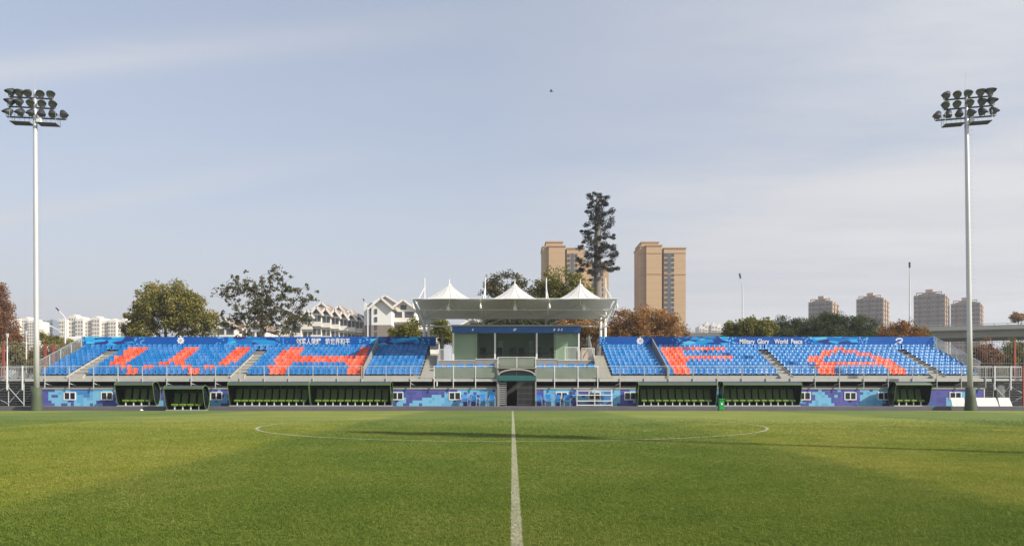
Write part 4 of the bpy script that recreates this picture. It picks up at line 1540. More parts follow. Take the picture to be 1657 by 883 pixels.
def mast(label, X, Y, head_rz, lean, flip, base_h=1.78):
    T = thing('floodlight_mast', label, 'floodlight mast', (X, Y, 0), 'floodlight masts', local=True)
    H = 24.95
    T.rotation_euler = (0, lean, 0)
    MB().lathe([(.20, 1.2), (.19, 6), (.17, 14), (.15, 22.9), (.12, 23.0), (.11, H)], 16).build('shaft', M_mast, T, True)
    MB().lathe([(.45, -.05), (.44, .05), (.37, 1.0), (.345, base_h), (.25, base_h + .02)], 16).build('foot_padding', M_pad, T, True)
    for k in range(3):
        MB().lathe([(.40 - k * .03, .35 + k * .45), (.41 - k * .03, .39 + k * .45), (.395 - k * .03, .43 + k * .45)], 16, cap=False).build('strap', M_dark, T)
    st = MB()
    for k in range(58):
        zz = 3 + k * .33
        st.tube((.2, 0, zz), (.42, -.05, zz), .012, n=4)
    st.build('climbing_rungs', M_ridge, T)
    MB().tube((0, 0, H), (0, 0, H + 1.4), .015, n=5).build('lightning_rod', M_ridge, T)
    R = Matrix.Rotation(head_rz, 4, 'Z')
    rows = [(23.1, [-1.9, -1.05, -.25, .5, 1.3, 2.12] if not flip else [-2.12, -1.35, -.55, .3, 1.1, 1.9]), (23.9, [-1.78, -1.15, -.28, .52, 1.3]), (24.65, [-1.72, -1.1, -.48, .42, 1.15])]
    if flip:
        rows = [rows[0], (23.9, [-1.5, -.7, .2, 1.1, 1.8]), (24.65, [-1.45, -.65, .1, 1.0, 1.7])]
    rr = random.Random(9 if flip else 4)
    for (z, xs) in rows:
        a, b_ = R @ Vector((xs[0] - .1, 0, z - .32)), R @ Vector((xs[-1] + .1, 0, z - .32))
        arm = MB().bar(a, b_, .10, .10).build('crossarm', M_lamp, T)
        for i, x in enumerate(xs):
            t = (i - (len(xs) - 1) / 2) / (len(xs) / 2)
            yaw = head_rz + t * .9 + rr.uniform(-.25, .25)
            bowl, lens = MB(), MB()
            c = R @ Vector((x, -.12, z))
            floodlight_lamp((bowl, lens), c, yaw, math.radians(rr.uniform(28, 42) if z > 23.5 else rr.uniform(45, 62)))
            bowl.bar(R @ Vector((x - .16, 0, z - .3)), R @ Vector((x - .2, 0, z + .05)), .03, .03)
            bowl.bar(R @ Vector((x + .16, 0, z - .3)), R @ Vector((x + .2, 0, z + .05)), .03, .03)
            lo = bowl.build('lamp', M_lamp, T, False)
            lens.build('lens', M_lens, lo)
    # service platform in two halves with a light rail
    for s in (-1, 1):
        x0, x1 = (.25, 1.65) if s > 0 else (-1.65, -.25)
        pl = MB().poly([R @ Vector(p) for p in ((x0, -.45, 22.30), (x1, -.45, 22.30), (x1, .45, 22.30), (x0, .45, 22.30), (x0, -.45, 22.35), (x1, -.45, 22.35), (x1, .45, 22.35), (x0, .45, 22.35))],
                       [(0, 3, 2, 1), (4, 5, 6, 7), (0, 1, 5, 4), (1, 2, 6, 5), (2, 3, 7, 6), (3, 0, 4, 7)]).build('platform', M_lamp, T)
        rl = MB()
        for q in range(5):
            x = x0 + (x1 - x0) * q / 4
            rl.tube(R @ Vector((x, .43, 22.35)), R @ Vector((x, .43, 23.05)), .012, n=4)
        ex = x1 if s > 0 else x0
        rl.tube(R @ Vector((x0, .43, 23.05)), R @ Vector((x1, .43, 23.05)), .012, n=4)
        rl.build('platform_rail', M_ridge, pl)
        rl = MB()
        for yy in (-.43, 0, .40):
            rl.tube(R @ Vector((ex, yy, 22.35)), R @ Vector((ex, yy, 23.15)), .018, n=4)
        rl.tube(R @ Vector((ex, -.43, 23.15)), R @ Vector((ex, .40, 23.15)), .018, n=4)
        rl.build('platform_end_rail', M_ridge, pl)
    MB().box(.18, .5, -.2, .2, 22.41, 22.75).build('junction_box', M_white, T)
    return T


mast('tall floodlight mast standing at the left corner of the stand', WX(59.8, 59.9), 59.9, math.radians(9), -.006, False)
mast('tall floodlight mast standing at the right corner of the stand', WX(1570.5, 59.9), 59.9, math.radians(-12), -.014, True)
# the near pair's right mast stands out of frame; its long shadow falls across the centre circle
nmst = mast('floodlight mast beside the camera whose shadow crosses the centre circle', 36.2, 3.9, math.radians(168), 0, False)
nmst.scale = (1.2, 1.2, 1.24)
nm = thing('slim_mast', 'slim pole out of frame whose thin shadow reaches the centre circle', 'mast', (40.5, 14.6, 0))
MB().tube((40.5, 14.6, -.1), (40.5, 14.6, 26.2), .20, .11, 10).build('shaft', M_ridge, nm)
MB().box(40, 41, 14.4, 14.8, 25.9, 26.3).build('head', M_lamp, nm)


# ------------------------------------------------------------------ street lamps
def street_lamp(label, px_, ytop, D, arms, base=0.0, hl=1.0):
    X, Z = W(px_, ytop, D)
    T = thing('street_lamp', label, 'street lamp', (X, D, base), 'street lamps beyond the stand')
    k = D / 100
    MB().tube((X, D, base - .1), (X, D, Z - .6 * k), .12 * k ** .7, .08 * k ** .7, 8).build('pole', M_white, T)
    for (dx, dz, m_, *low) in arms:
        a = Vector((X, D, Z - (low[0] if low else .7 * k)))
        e = Vector((X + dx, D - .2, Z + dz))
        MB().tube(a, e, .06 * k ** .7, .045, 6).build('arm', M_white, T)
        d = (e - a).normalized()
        MB().bar(e, e + d * hl, .3 * hl ** .5, .14).build('lamp_head', m_, T)


street_lamp('street lamp with two arms left of the left seat bank', 105.5, 507, 95, [(-.65, .3, M_lamp, .5), (-1.5, -1.65, M_white, 2.5)], hl=.5)
street_lamp('thin white lamp pole just left of the left floodlight mast', 42.5, 545, 85, [(.1, .3, M_white)], hl=.35)
street_lamp('white globe lamp above the fence at the left edge', 11.5, 552, 80, [(.15, .45, M_white)], hl=.35)
street_lamp('street lamp in front of the white gabled house', 595, 491, 120, [(-.5, .35, M_lamp)], hl=.45)
street_lamp('street lamp above the dark bushes left on the viaduct', 1201.5, 458, 150, [(-.45, .9, M_lamp)], 9)
street_lamp('taller street lamp on the viaduct between the brown towers', 1472, 440, 140, [(-.12, .75, M_lamp)], 9)

# ------------------------------------------------------------------ viaduct
V = thing('viaduct', 'long concrete road viaduct behind the right seat bank', 'viaduct', (90, 140, 0))
va, vb = Vector((30, 165, 0)), Vector((150, 120, 0))
vd = (vb - va).normalized()
vn = Vector((-vd.y, vd.x, 0))
ztop = 14.0


def vbox(mb, s0, s1, n0, n1, z0, z1):
    pts = []
    for z in (z0, z1):
        for s, n_ in ((s0, n0), (s1, n0), (s1, n1), (s0, n1)):
            p = va + vd * s + vn * n_
            pts.append((p.x, p.y, z))
    mb.poly(pts, [(0, 3, 2, 1), (4, 5, 6, 7), (0, 1, 5, 4), (1, 2, 6, 5), (2, 3, 7, 6), (3, 0, 4, 7)])
    return mb


vl = (vb - va).length
vbox(MB(), -20, vl, -.1, 16, 12.9, 13.15).build('deck', M_via, V)
vbox(MB(), -20, vl, 0.25, .5, 13.15, 13.75).build('parapet', M_via, V)
rl = MB()
vbox(rl, -20, vl, .3, .4, 14.0, 14.1)
k = -20
while k < vl:
    vbox(rl, k, k + .12, .32, .42, 13.75, 14.0)
    k += 2.2
rl.build('parapet_rail', M_ridge, V)
k = -20
while k < vl:
    vbox(MB(), k + .05, k + 29.9, 1.2, 14, 11.6, 12.9).build('girder', M_via, V)
    k += 30
for s in (15, 45, 75, 105):
    vbox(MB(), s - .9, s + .9, 4, 6, -.2, 10.4).build('pier', M_via, V)
    vbox(MB(), s - 1.0, s + 1.0, 10, 12, -.2, 10.4).build('pier', M_via, V)
    vbox(MB(), s - 1.1, s + 1.1, 2, 14, 10.4, 11.6).build('pier_cap', M_via, V)
V2 = thing('noise_wall', 'dark wall behind the bushes under the viaduct', 'wall', (90, 150, 0))
vbox(MB(), 20, vl, 13.5, 13.8, -.2, 9.0).build('wall_panel', M_under, V2)


# ------------------------------------------------------------------ buildings
def px_box(x0, x1, D):
    return WX(x0, D), WX(x1, D)


def tower(label, parts, D, depth, m_wall, m_band, win, name='apartment_tower'):
    """parts: list of (xl, xr, ytop, dy): stacked slabs; win: (cols px, y0, y1, n)"""
    xs = [p[0] for p in parts] + [p[1] for p in parts]
    T = thing(name, label, 'tower block', (WX((min(xs) + max(xs)) / 2, D), D, 0))
    for (xl, xr, yt, dy, mw) in parts:
        a, b = WX(xl, D), WX(xr, D)
        MB().box(a, b, D + dy, D + dy + depth, -.2, WZ(yt, D)).build('wall', mw, T)
        MB().box(a - .25, b + .25, D + dy - .25, D + dy + depth + .25, WZ(yt, D), WZ(yt, D) + .5).build('cornice', m_band, T)
    return T


def add_windows(T, cols, y0, y1, n, D, w, dy, frac=.6, m_=None, one=False):
    za, zb = WZ(y0, D), WZ(y1, D)
    st = (za - zb) / n
    joined = MB()
    for c in cols:
        X = WX(c, D)
        for k in range(n):
            zt = za - st * k
            mb = joined if one else MB()
            mb.box(X - w / 2, X + w / 2, D + dy - .12, D + dy + .05, zt - st * frac, zt)
            if not one:
                o = mb.build('window', m_ or M_farwin, T)
    if one:
        o = joined.build('windows', m_ or M_farwin, T)
        o['kind'] = 'stuff'


DT = 300
tb = tower('right one of the tall tan twin towers, standing free', [(1036.5, 1046, 398, 1.5, M_tan), (1046, 1071, 398, 0, M_tan), (1040, 1068, 390.5, 3, M_tan), (1071, 1076, 402, 4.5, M_farwin), (1075.5, 1110.5, 401.5, 1, M_tan)], DT, 14, M_tan, M_tan2, None)  # deep strip between the slabs: recess shade painted with the dark window colour
add_windows(tb, [1078.5, 1089.5], 409, 530, 15, DT, 1.05, 1, .68)
M_glaz = mat('tower_glazing', (0.10, 0.11, 0.13), 0.25, var=0.3, scale=0.5)
MB().box(WX(1081.5, DT), WX(1086.5, DT), DT + .9, DT + 1.05, WZ(530, DT), WZ(408, DT)).build('glazed_strip', M_glaz, tb)
for (a, b, dy) in ((1046, 1071, 0), (1075.5, 1110.5, 1), (1036.5, 1046, 1.5)):
    for yy in (442.5, 409 if dy == 0 else 408):
        MB().box(WX(a, DT) - .12, WX(b, DT) + .12, DT + dy - .14, DT + dy + 5, WZ(yy + 1, DT), WZ(yy, DT)).build('band', M_tan2, tb)
ta = tower('left one of the tall tan twin towers, partly behind the tree mast', [(878, 888, 399, 1.5, M_tan), (888, 914.5, 399, 0, M_tan), (884, 911, 390, 3, M_tan), (914, 918, 402, 4.5, M_farwin), (917.5, 946, 402, 1, M_tan), (946, 986, 424, 2, M_tan)], DT, 14, M_tan, M_tan2, None)  # recessed strip again takes the dark window colour to stand for shade
add_windows(ta, [920.5, 932.5], 410, 530, 15, DT, 1.05, 1, .68)
add_windows(ta, [961, 975], 432, 530, 12, DT, 1.05, 2, .68)
MB().box(WX(924, DT), WX(929, DT), DT + .9, DT + 1.05, WZ(530, DT), WZ(409, DT)).build('glazed_strip', M_glaz, ta)
for (a, b, dy) in ((888, 914.5, 0), (878, 888, 1.5)):
    MB().box(WX(a, DT) - .12, WX(b, DT) + .12, DT + dy - .14, DT + dy + 5, WZ(443.5, DT), WZ(442.5, DT)).build('band', M_tan2, ta)

DB = 520
for (x0, x1, yt, lb) in ((1316.5, 1366.5, 487, 'smallest brown tower block, leftmost behind the dark bushes'), (1395, 1449.5, 482, 'brown tower block left of the taller viaduct street lamp'),
                         (1489, 1549.5, 476.5, 'tallest brown tower block right of the viaduct street lamp'), (1550, 1605.5, 489.5, 'brown tower block partly behind the right floodlight mast')):
    wp = (x1 - x0) * DB / FPX
    TH = math.radians(-35)
    w, d = wp * .60 / math.cos(TH), wp * .46 / abs(math.sin(TH))
    T = thing('brown_tower', lb, 'tower block', (WX((x0 + x1) / 2, DB), DB + 10, 0), 'brown towers in the distance', TH, True)
    zt = WZ(yt, DB)
    nb = 7
    for k in range(nb):
        a, b = -w / 2 + w * k / nb, -w / 2 + w * (k + 1) / nb
        dy = (0, 1.2, .4, 1.6, 0, 1.2, .2)[k]
        up = (0, .8, 1.7, 1.9, 1.7, .8, 0)[k]
        MB().box(a + .02, b - .02, -d / 2 + dy, d / 2, -.2, zt + up).build('bay', M_brown_shaded, T)
        j = MB()
        zz = zt - 1.2
        while zz > 30:
            j.box(a + w / nb * .14, b - w / nb * .14, -d / 2 + dy - .15, -d / 2 + dy + .1, zz - 1.6, zz)
            zz -= 3.1
        o = j.build('bay_windows', M_farwin, T)
        o['kind'] = 'stuff'
    for k in range(4):
        a, b = -d / 2 + d * k / 4, -d / 2 + d * (k + 1) / 4
        pr = (.0, .7, .0, .7)[k]
        MB().box(w / 2 - .5, w / 2 + .4 + pr, a + .3, b - .05, -.2, zt - (.0, 1.0, .0, 1.5)[k]).build('side_bay', M_brown_lit, T)
        j = MB()
        zz = zt - 1.6
        while zz > 30:
            j.box(w / 2 + .3 + pr, w / 2 + .5 + pr, a + d / 4 * .36, b - d / 4 * .3, zz - 1.4, zz)
            zz -= 3.1
        o = j.build('side_windows', M_farwin, T)
        o['kind'] = 'stuff'
    for (a, b) in ((-.42, -.2), (.1, .42)):
        f = MB().box(a * w, b * w, -d / 2 + .2, -d / 2 + .9, zt + 1.5, zt + 2.0).box(a * w, a * w + .5, -d / 2 + .2, -d / 2 + .9, zt, zt + 1.5).box(b * w - .5, b * w, -d / 2 + .2, -d / 2 + .9, zt, zt + 1.5)
        f.build('roof_frame', M_brown_lit, T)
    MB().box(-.14 * w, .1 * w, -d * .3, d * .2, zt + 1.9, zt + 4.2).build('roof_hut', M_brown_lit, T)


def slab(label, x0, x1, ytop, D, cols, floors, mw, ybot=575, name='apartment_block', steps=None, depth=14, m_win=None):
    T = thing(name, label, 'apartment block', (WX((x0 + x1) / 2, D), D, 0), 'white blocks in the distance')
    n = len(steps) if steps else 1
    for k in range(n):
        a, b = x0 + (x1 - x0) * k / n, x0 + (x1 - x0) * (k + 1) / n
        up = steps[k] if steps else 0
        dy = (k * 1.7) % 3
        MB().box(WX(a, D), WX(b, D), D + dy, D + depth, -.2, WZ(ytop - up, D)).build('wing', mw, T)
        j = MB()
        nc = max(2, round(cols / n))
        zt, zb = WZ(ytop - up + 4, D), WZ(ybot, D)
        st_ = (zt - zb) / floors
        for c in range(nc):
            X = WX(a + (b - a) * (c + .5) / nc, D)
            wd = WX(a + (b - a) / nc, D) - WX(a, D)
            for f in range(floors):
                j.box(X - wd * .28, X + wd * .28, D + dy - .15, D + dy + .1, zt - st_ * f - st_ * .55, zt - st_ * f)
        jo = j.build('windows', m_win or M_farwin, T)
        jo['kind'] = 'stuff'
        MB().box(WX(a + (b - a) * .3, D), WX(a + (b - a) * .6, D), D + dy + 2, D + dy + 7, WZ(ytop - up, D), WZ(ytop - up - 2.5, D)).build('roof_hut', mw, T)
    return T


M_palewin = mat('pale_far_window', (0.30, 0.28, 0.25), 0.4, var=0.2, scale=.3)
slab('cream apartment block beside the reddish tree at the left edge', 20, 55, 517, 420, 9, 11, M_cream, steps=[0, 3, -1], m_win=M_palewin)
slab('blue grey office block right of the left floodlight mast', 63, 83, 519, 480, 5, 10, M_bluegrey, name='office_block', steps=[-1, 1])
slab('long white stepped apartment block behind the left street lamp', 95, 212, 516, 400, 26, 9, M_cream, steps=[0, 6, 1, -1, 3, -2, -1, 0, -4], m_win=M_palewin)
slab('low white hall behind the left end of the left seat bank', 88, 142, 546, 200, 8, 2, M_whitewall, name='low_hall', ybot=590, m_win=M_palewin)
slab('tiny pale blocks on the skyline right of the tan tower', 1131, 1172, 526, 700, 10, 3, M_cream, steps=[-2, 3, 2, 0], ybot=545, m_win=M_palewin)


def gable(mb, x0, x1, y0, y1, ze, zr, t=.35, over=.6):
    """two roof slabs over a ridge along Y"""
    xm = (x0 + x1) / 2
    for s in (-1, 1):
        xe = x0 - over if s < 0 else x1 + over
        ze_ = ze - over * (zr - ze) / ((x1 - x0) / 2)
        mb.extrude([(xe, y0 - over, ze_), (xm, y0 - over, zr), (xm, y0 - over, zr + t), (xe, y0 - over, ze_ + t)], (0, y1 - y0 + 2 * over, 0))
    return mb


DH = 175


def gabled_house(label, x0, x1, yeave, yridge, D, depth, storeys=3, front='wall', name='gabled_house', brown=None):
    a, b = WX(x0, D), WX(x1, D)
    ze, zr = WZ(yeave, D), WZ(yridge, D)
    T = thing(name, label, 'house', ((a + b) / 2, D, 0), 'white houses with brown roofs')
    MB().extrude([(a, D, -.2), (b, D, -.2), (b, D, ze), ((a + b) / 2, D, zr), (a, D, ze)], (0, depth, 0)).build('wall', M_whitewall, T)
    rf = gable(MB(), a, b, D, D + depth, ze + .05, zr + .05).build('roof', M_roof, T)
    tr = MB()
    xm = (a + b) / 2
    for s in (-1, 1):
        xe = a - .65 if s < 0 else b + .65
        sl = (zr - ze) / ((b - a) / 2)
        tr.bar((xe, D - .72, ze + .1 - .65 * sl), (xm, D - .72, zr + .18), .18, .45)
    tr.build('verge_board', M_whitewall, rf)
    if front == 'glazed':
        h = 3.0
        for k in range(storeys):
            zt = ze - .5 - h * k
            for s in range(2):
                xa = a + (b - a) * (s * .5 + .06)
                xb = a + (b - a) * (s * .5 + .44)
                MB().box(xa, xb, D - .08, D + .1, zt - 2.1, zt - .1).build('window', M_farwin, T)
            MB().box(a - .2, b + .2, D - 1.1, D, zt - 2.6, zt - 2.35).build('balcony_slab', M_whitewall, T)
            MB().box(a - .2, b + .2, D - 1.1, D - 1.02, zt - 2.35, zt - 1.6).build('balcony_rail', M_cream, T)
        MB().box(xm - .7, xm + .7, D - .08, D + .1, ze - .1, ze + (zr - ze) * .5).build('window', M_farwin, T)
    if brown:
        MB().box(a - .06, b + .06, D - .06, D + depth, -.2, WZ(brown, D)).build('lower_storey', M_lowwall, T)
    return T


h1 = gabled_house('white gabled house end with brown lower storey left of the canopy', 601, 633, 497, 483.5, DH, 10, brown=525.5)
for yy in (503.5, 516.5, 529.5, 541):
    X, Z = W(608.5, yy, DH)
    MB().box(X - .28, X + .28, DH - .15, DH + .05, Z - .55, Z + .55).build('window', M_farwin, h1)
MB().box(WX(587.5, DH), WX(598, DH), DH + 1, DH + 9, -.2, WZ(490, DH)).build('side_wing', M_whitewall, h1)
MB().box(WX(598, DH), WX(601.5, DH), DH + .6, DH + 9, -.2, WZ(489, DH)).build('dark_strip', M_bluegrey, h1)
MB().box(WX(587, DH), WX(598, DH), DH + .9, DH + 8.9, -.3, WZ(525.5, DH)).build('lower_storey', M_lowwall, h1)
gabled_house('white house with brown roof whose upper gable shows above the gable end', 608, 640, 489, 479.5, DH + 14, 10)
gabled_house('white house with glazed bays between the gable end and the canopy', 634, 672, 500, 486.5, DH + 5, 12, 3, 'glazed')
gabled_house('white house half hidden behind the left canopy column', 676, 712, 512, 502, DH + 12, 12, 3, 'glazed')
for k, (xa, xb, ye, yr) in enumerate(((576, 587, 517, 510), (563, 575, 515, 507.5), (550, 562, 513, 505), (536, 549, 510.5, 502), (521, 535, 508, 499.5), (506, 520, 506, 497.5))):
    gabled_house('small white terrace gable, %s one to the left of the tall gable end' % ('first', 'second', 'third', 'fourth', 'fifth', 'sixth')[k], xa, xb, ye, yr, DH + 5 - k * .8, 9, 4, 'glazed', 'terrace_house')
gabled_house('tall brown roofed house behind the terrace houses', 510, 532, 499, 491, DH + 14, 10)
gabled_house('small brown roofed house behind the terrace houses, middle', 540, 558, 505, 496, DH + 15, 10)
gabled_house('brown roofed house behind the terrace houses, beside the gable end', 558, 577, 512, 503, DH + 16, 10)
gabled_house('white house between the sparse tree and the terrace gables', 490, 506, 511, 502, DH + 1, 10, 3, 'glazed')
gabled_house('white house half hidden behind the sparse tree', 455, 488, 524, 514, DH, 10, 3, 'glazed')
gabled_house('white house between the dense olive tree and the sparse tree', 350, 380, 527, 516, DH, 10, 2, 'glazed')
gabled_house('white house low behind the sparse tree trunk', 398, 430, 532, 522, DH + 4, 10, 2, 'glazed')
gabled_house('white house seen under the canopy left of the middle', 745, 785, 527, 516, DH + 10, 10, 2, 'glazed')


# ------------------------------------------------------------------ trees
def leaves_mesh(name, centers, radii, per, leaf, rng, squash=.8, pw=.45):
    P, F = [], []
    per = int(per * 1.7)
    C = np.repeat(centers, per, axis=0)
    Rr = np.repeat(radii, per)[:, None]
    n = len(C)
    d = rng.normal(size=(n, 3))
    d /= np.linalg.norm(d, axis=1)[:, None]
    rad = rng.random((n, 1)) ** pw
    pos = C + d * rad * Rr * np.array([1, 1, squash])
    a = rng.normal(size=(n, 3))
    a /= np.linalg.norm(a, axis=1)[:, None]
    b = np.cross(a, rng.normal(size=(n, 3)))
    b /= np.linalg.norm(b, axis=1)[:, None]
    s = leaf * .74 * rng.uniform(.55, 1.35, (n, 1))
    V = np.stack([pos - a * s, pos + b * s * .62, pos + a * s, pos - b * s * .62], axis=1).reshape(-1, 3)
    me = bpy.data.meshes.new(name)
    me.vertices.add(4 * n)
    me.vertices.foreach_set('co', V.ravel())
    me.loops.add(4 * n)
    me.loops.foreach_set('vertex_index', np.arange(4 * n))
    me.polygons.add(n)
    me.polygons.foreach_set('loop_start', np.arange(0, 4 * n, 4))
    me.update(calc_edges=True)
    return me


def tree(name, label, xpx, D, lobes, nclump, per, cr, leaf, mleaf, mbark, trunk_r, seed, cat='tree', group=None, limbs=24, trunk_top=None, squash=.8, edge=.45, base=0.0):
    """lobes in photo pixels: (x, y, rx, ry) at distance D"""
    rng = np.random.default_rng(seed)
    X = WX(xpx, D)
    T = thing(name, label, cat, (X, D, base), group)
    ox, oy, oz = ORI[T.name]
    L_ = [(WX(x, D), WZ(y, D), rx * D / FPX, ry * D / FPX) for x, y, rx, ry in lobes]
    vol = np.array([l[2] * l[3] for l in L_])
    pick = rng.choice(len(L_), nclump, p=vol / vol.sum())
    cen = []
    for k in pick:
        lx_, lz_, rx_, rz_ = L_[k]
        d = rng.normal(size=3)
        d /= np.linalg.norm(d)
        r = rng.random() ** edge
        cen.append((lx_ + d[0] * r * rx_, D + d[1] * r * max(rx_ * .9, 1.0), lz_ + d[2] * r * rz_))
    cen = np.array(cen)
    rad = cr * rng.uniform(.6, 1.35, nclump)
    me = leaves_mesh('crown', cen - np.array([ox, oy, oz]), rad, per, leaf, rng, squash)
    me.materials.append(mleaf)
    o = obj('crown', me, mleaf, T)
    zs = sorted(l[1] - l[3] for l in L_)
    ztop_ = trunk_top if trunk_top is not None else max(l[1] for l in L_)
    zlow = max(1.0, min(zs))
    tk_ = MB()
    segs = 6
    prev = Vector((X, D, base - .15))
    path = [prev]
    for k in range(1, segs + 1):
        z = base + (ztop_ - base) * k / segs
        p = Vector((X + rng.normal() * .12, D + rng.normal() * .12, z))
        tk_.tube(prev, p, trunk_r * (1 - .75 * (k - 1) / segs), trunk_r * (1 - .75 * k / segs), 7)
        prev = p
        path.append(p)
    nodes = list(path[2:])
    for (lx_, lz_, rx_, rz_) in L_:
        tgt = Vector((lx_, D + rng.normal() * .4 * rx_, lz_ + .5 * rz_))
        zj = max(base + (zlow - base) * .6, tgt.z - abs(lx_ - X) * 1.1 - rz_ * .8 - 1.0)
        f = min(segs - .01, max(0.0, (min(zj, ztop_) - base) / (ztop_ - base) * segs))
        j = path[int(f)].lerp(path[int(f) + 1], f - int(f))
        q0 = j
        for k in range(1, 6):
            t = k / 5
            q1 = j.lerp(tgt, t) + Vector((0, 0, -(tgt - j).length * .12 * math.sin(math.pi * t))) + Vector(rng.normal(size=3) * .12)
            tk_.tube(q0, q1, trunk_r * (.46 - .36 * (k - 1) / 5), trunk_r * (.46 - .36 * k / 5), 6)
            nodes.append(q1)
            q0 = q1
    for c in cen[rng.choice(nclump, min(limbs, nclump), replace=False)]:
        c = Vector(c)
        best = min(nodes, key=lambda p: (p - c).length + (4.0 if p.z > c.z else 0.0))
        mid = best.lerp(c, .55) + Vector((0, 0, -.08 * (c - best).length))
        tk_.tube(best, mid, trunk_r * .11, trunk_r * .07, 4)
        tk_.tube(mid, c, trunk_r * .07, trunk_r * .03, 4)
    tk_.build('trunk', mbark, T)
    return T


L_olive = leafmat('olive_leaves', (0.085, 0.095, 0.023), (0.215, 0.20, 0.045), (0.39, 0.31, 0.08))
L_grey = leafmat('grey_green_leaves', (0.05, 0.057, 0.027), (0.10, 0.10, 0.042), (0.19, 0.14, 0.05))
L_yg = leafmat('yellow_green_leaves', (0.07, 0.085, 0.014), (0.17, 0.17, 0.025), (0.28, 0.235, 0.045))
L_rust = leafmat('rust_leaves', (0.08, 0.085, 0.022), (0.32, 0.165, 0.05), (0.60, 0.33, 0.14))
L_redb = leafmat('red_brown_leaves', (0.11, 0.058, 0.026), (0.25, 0.115, 0.048), (0.38, 0.19, 0.085))
L_dark = leafmat('dark_green_leaves', (0.028, 0.046, 0.015), (0.06, 0.083, 0.022), (0.11, 0.125, 0.038))
L_fake = leafmat('plastic_needles', (0.020, 0.024, 0.025), (0.038, 0.043, 0.042), (0.08, 0.08, 0.072), .15)
L_straw = leafmat('straw_leaves', (0.13, 0.12, 0.04), (0.24, 0.20, 0.075), (0.38, 0.30, 0.13))
L_or = leafmat('orange_yellow_leaves', (0.13, 0.12, 0.025), (0.26, 0.15, 0.03), (0.40, 0.13, 0.035))

tree('broad_tree', 'dense round olive green tree behind the left seat bank', 268, 92, [(268, 500, 56, 36), (240, 520, 42, 30), (302, 512, 42, 34), (252, 478, 32, 20), (285, 476, 30, 19), (328, 524, 24, 26), (216, 532, 28, 20), (312, 492, 20, 20), (232, 498, 22, 20)], 330, 58, .78, .17, L_olive, M_bark, .32, 11, limbs=40)
tree('sparse_tree', 'tall thin leaved tree with see-through crown behind the left seat bank', 425, 95, [(430, 490, 62, 44), (400, 465, 40, 28), (446, 450, 24, 27), (492, 485, 22, 32), (364, 468, 24, 20), (430, 522, 70, 26), (472, 515, 34, 30), (385, 520, 34, 24), (420, 505, 30, 34), (462, 470, 24, 26)], 420, 12, .40, .20, L_grey, M_barkpale, .26, 12, limbs=170, trunk_top=WZ(445, 95), edge=.55)
tree('conifer_tree', 'red brown conical tree cut by the left edge', 2, 105, [(0, 475, 10, 20), (2, 505, 17, 28), (6, 535, 22, 28), (-14, 520, 18, 36), (26, 552, 14, 10)], 200, 46, .7, .15, L_redb, M_bark, .25, 13, limbs=40, squash=1.2)
tree('broad_tree', 'dark loose leaved tree behind the middle canopy peak', 820, 90, [(822, 462, 34, 22), (800, 472, 20, 16), (842, 480, 26, 22), (815, 505, 40, 26)], 150, 30, .7, .17, L_grey, M_bark, .25, 14, limbs=50)
tree('broad_tree', 'yellow green leafy tree between the canopy peaks and tan tower', 905, 88, [(905, 462, 30, 28), (880, 470, 24, 22), (930, 468, 26, 24), (908, 500, 44, 32), (872, 500, 26, 24)], 220, 46, .75, .17, L_yg, M_bark, .28, 15, limbs=40)
tree('broad_tree', 'rusty brown rounded tree right of the canopy', 1030, 90, [(1035, 528, 50, 30), (1080, 532, 36, 26), (1010, 530, 30, 28), (1050, 515, 34, 18), (1000, 552, 30, 24)], 300, 52, .75, .15, L_rust, M_bark, .28, 16, limbs=30)
tree('broad_tree', 'rust coloured low tree seen under the right side of the canopy', 940, 86, [(950, 538, 36, 22), (925, 530, 30, 16), (968, 530, 20, 22)], 110, 46, .7, .15, L_rust, M_bark, .2, 17, limbs=16)
tree('broad_tree', 'dark green tree seen under the middle of the canopy', 850, 86, [(845, 525, 40, 14), (800, 524, 34, 12), (880, 522, 26, 12)], 110, 46, .7, .15, L_dark, M_bark, .2, 27, limbs=16)
tree('small_tree', 'small yellow green tree left of the left canopy column', 660, 84, [(662, 532, 18, 18), (645, 540, 16, 14), (676, 545, 14, 14)], 90, 42, .55, .14, L_yg, M_bark, .14, 18, limbs=16)
tree('small_tree', 'small olive tree under the left end of the canopy', 712, 84, [(712, 535, 16, 16), (725, 545, 14, 12)], 60, 42, .55, .14, L_yg, M_bark, .14, 28, limbs=16)
tree('feathery_bush', 'feathery yellow green bush left of the dark bushes behind the banner', 1208, 92, [(1190, 535, 20, 14), (1215, 535, 24, 18), (1238, 535, 20, 16)], 130, 40, .5, .20, L_yg, M_bark, .16, 19, 'bush', limbs=24, squash=1.7)
tree('dark_bush', 'dark green bush behind the banner, smaller of the two', 1270, 100, [(1268, 530, 26, 18), (1248, 538, 20, 16), (1292, 532, 16, 18), (1270, 548, 44, 18)], 220, 60, .65, .13, L_dark, M_bark, .2, 20, 'bush', limbs=10)
tree('dark_bush', 'wide dark green bush behind the banner right of the slogan', 1352, 98, [(1350, 527, 44, 20), (1320, 535, 26, 20), (1388, 533, 32, 20), (1345, 518, 22, 12), (1355, 548, 66, 18)], 360, 60, .7, .13, L_dark, M_bark, .2, 21, 'bush', limbs=10)
tree('autumn_bush', 'orange and yellow bush behind the right end of the banner', 1455, 94, [(1440, 540, 18, 14), (1462, 535, 20, 14), (1484, 542, 20, 12), (1455, 552, 40, 12)], 150, 46, .5, .14, L_or, M_bark, .15, 22, 'bush', limbs=12, squash=1.3)
tree('autumn_bush', 'red brown bush under the viaduct right of the seat bank', 1594, 90, [(1592, 575, 16, 28), (1606, 585, 14, 20), (1570, 590, 14, 18)], 120, 46, .5, .14, L_redb, M_bark, .15, 23, 'bush', limbs=12, squash=1.3)
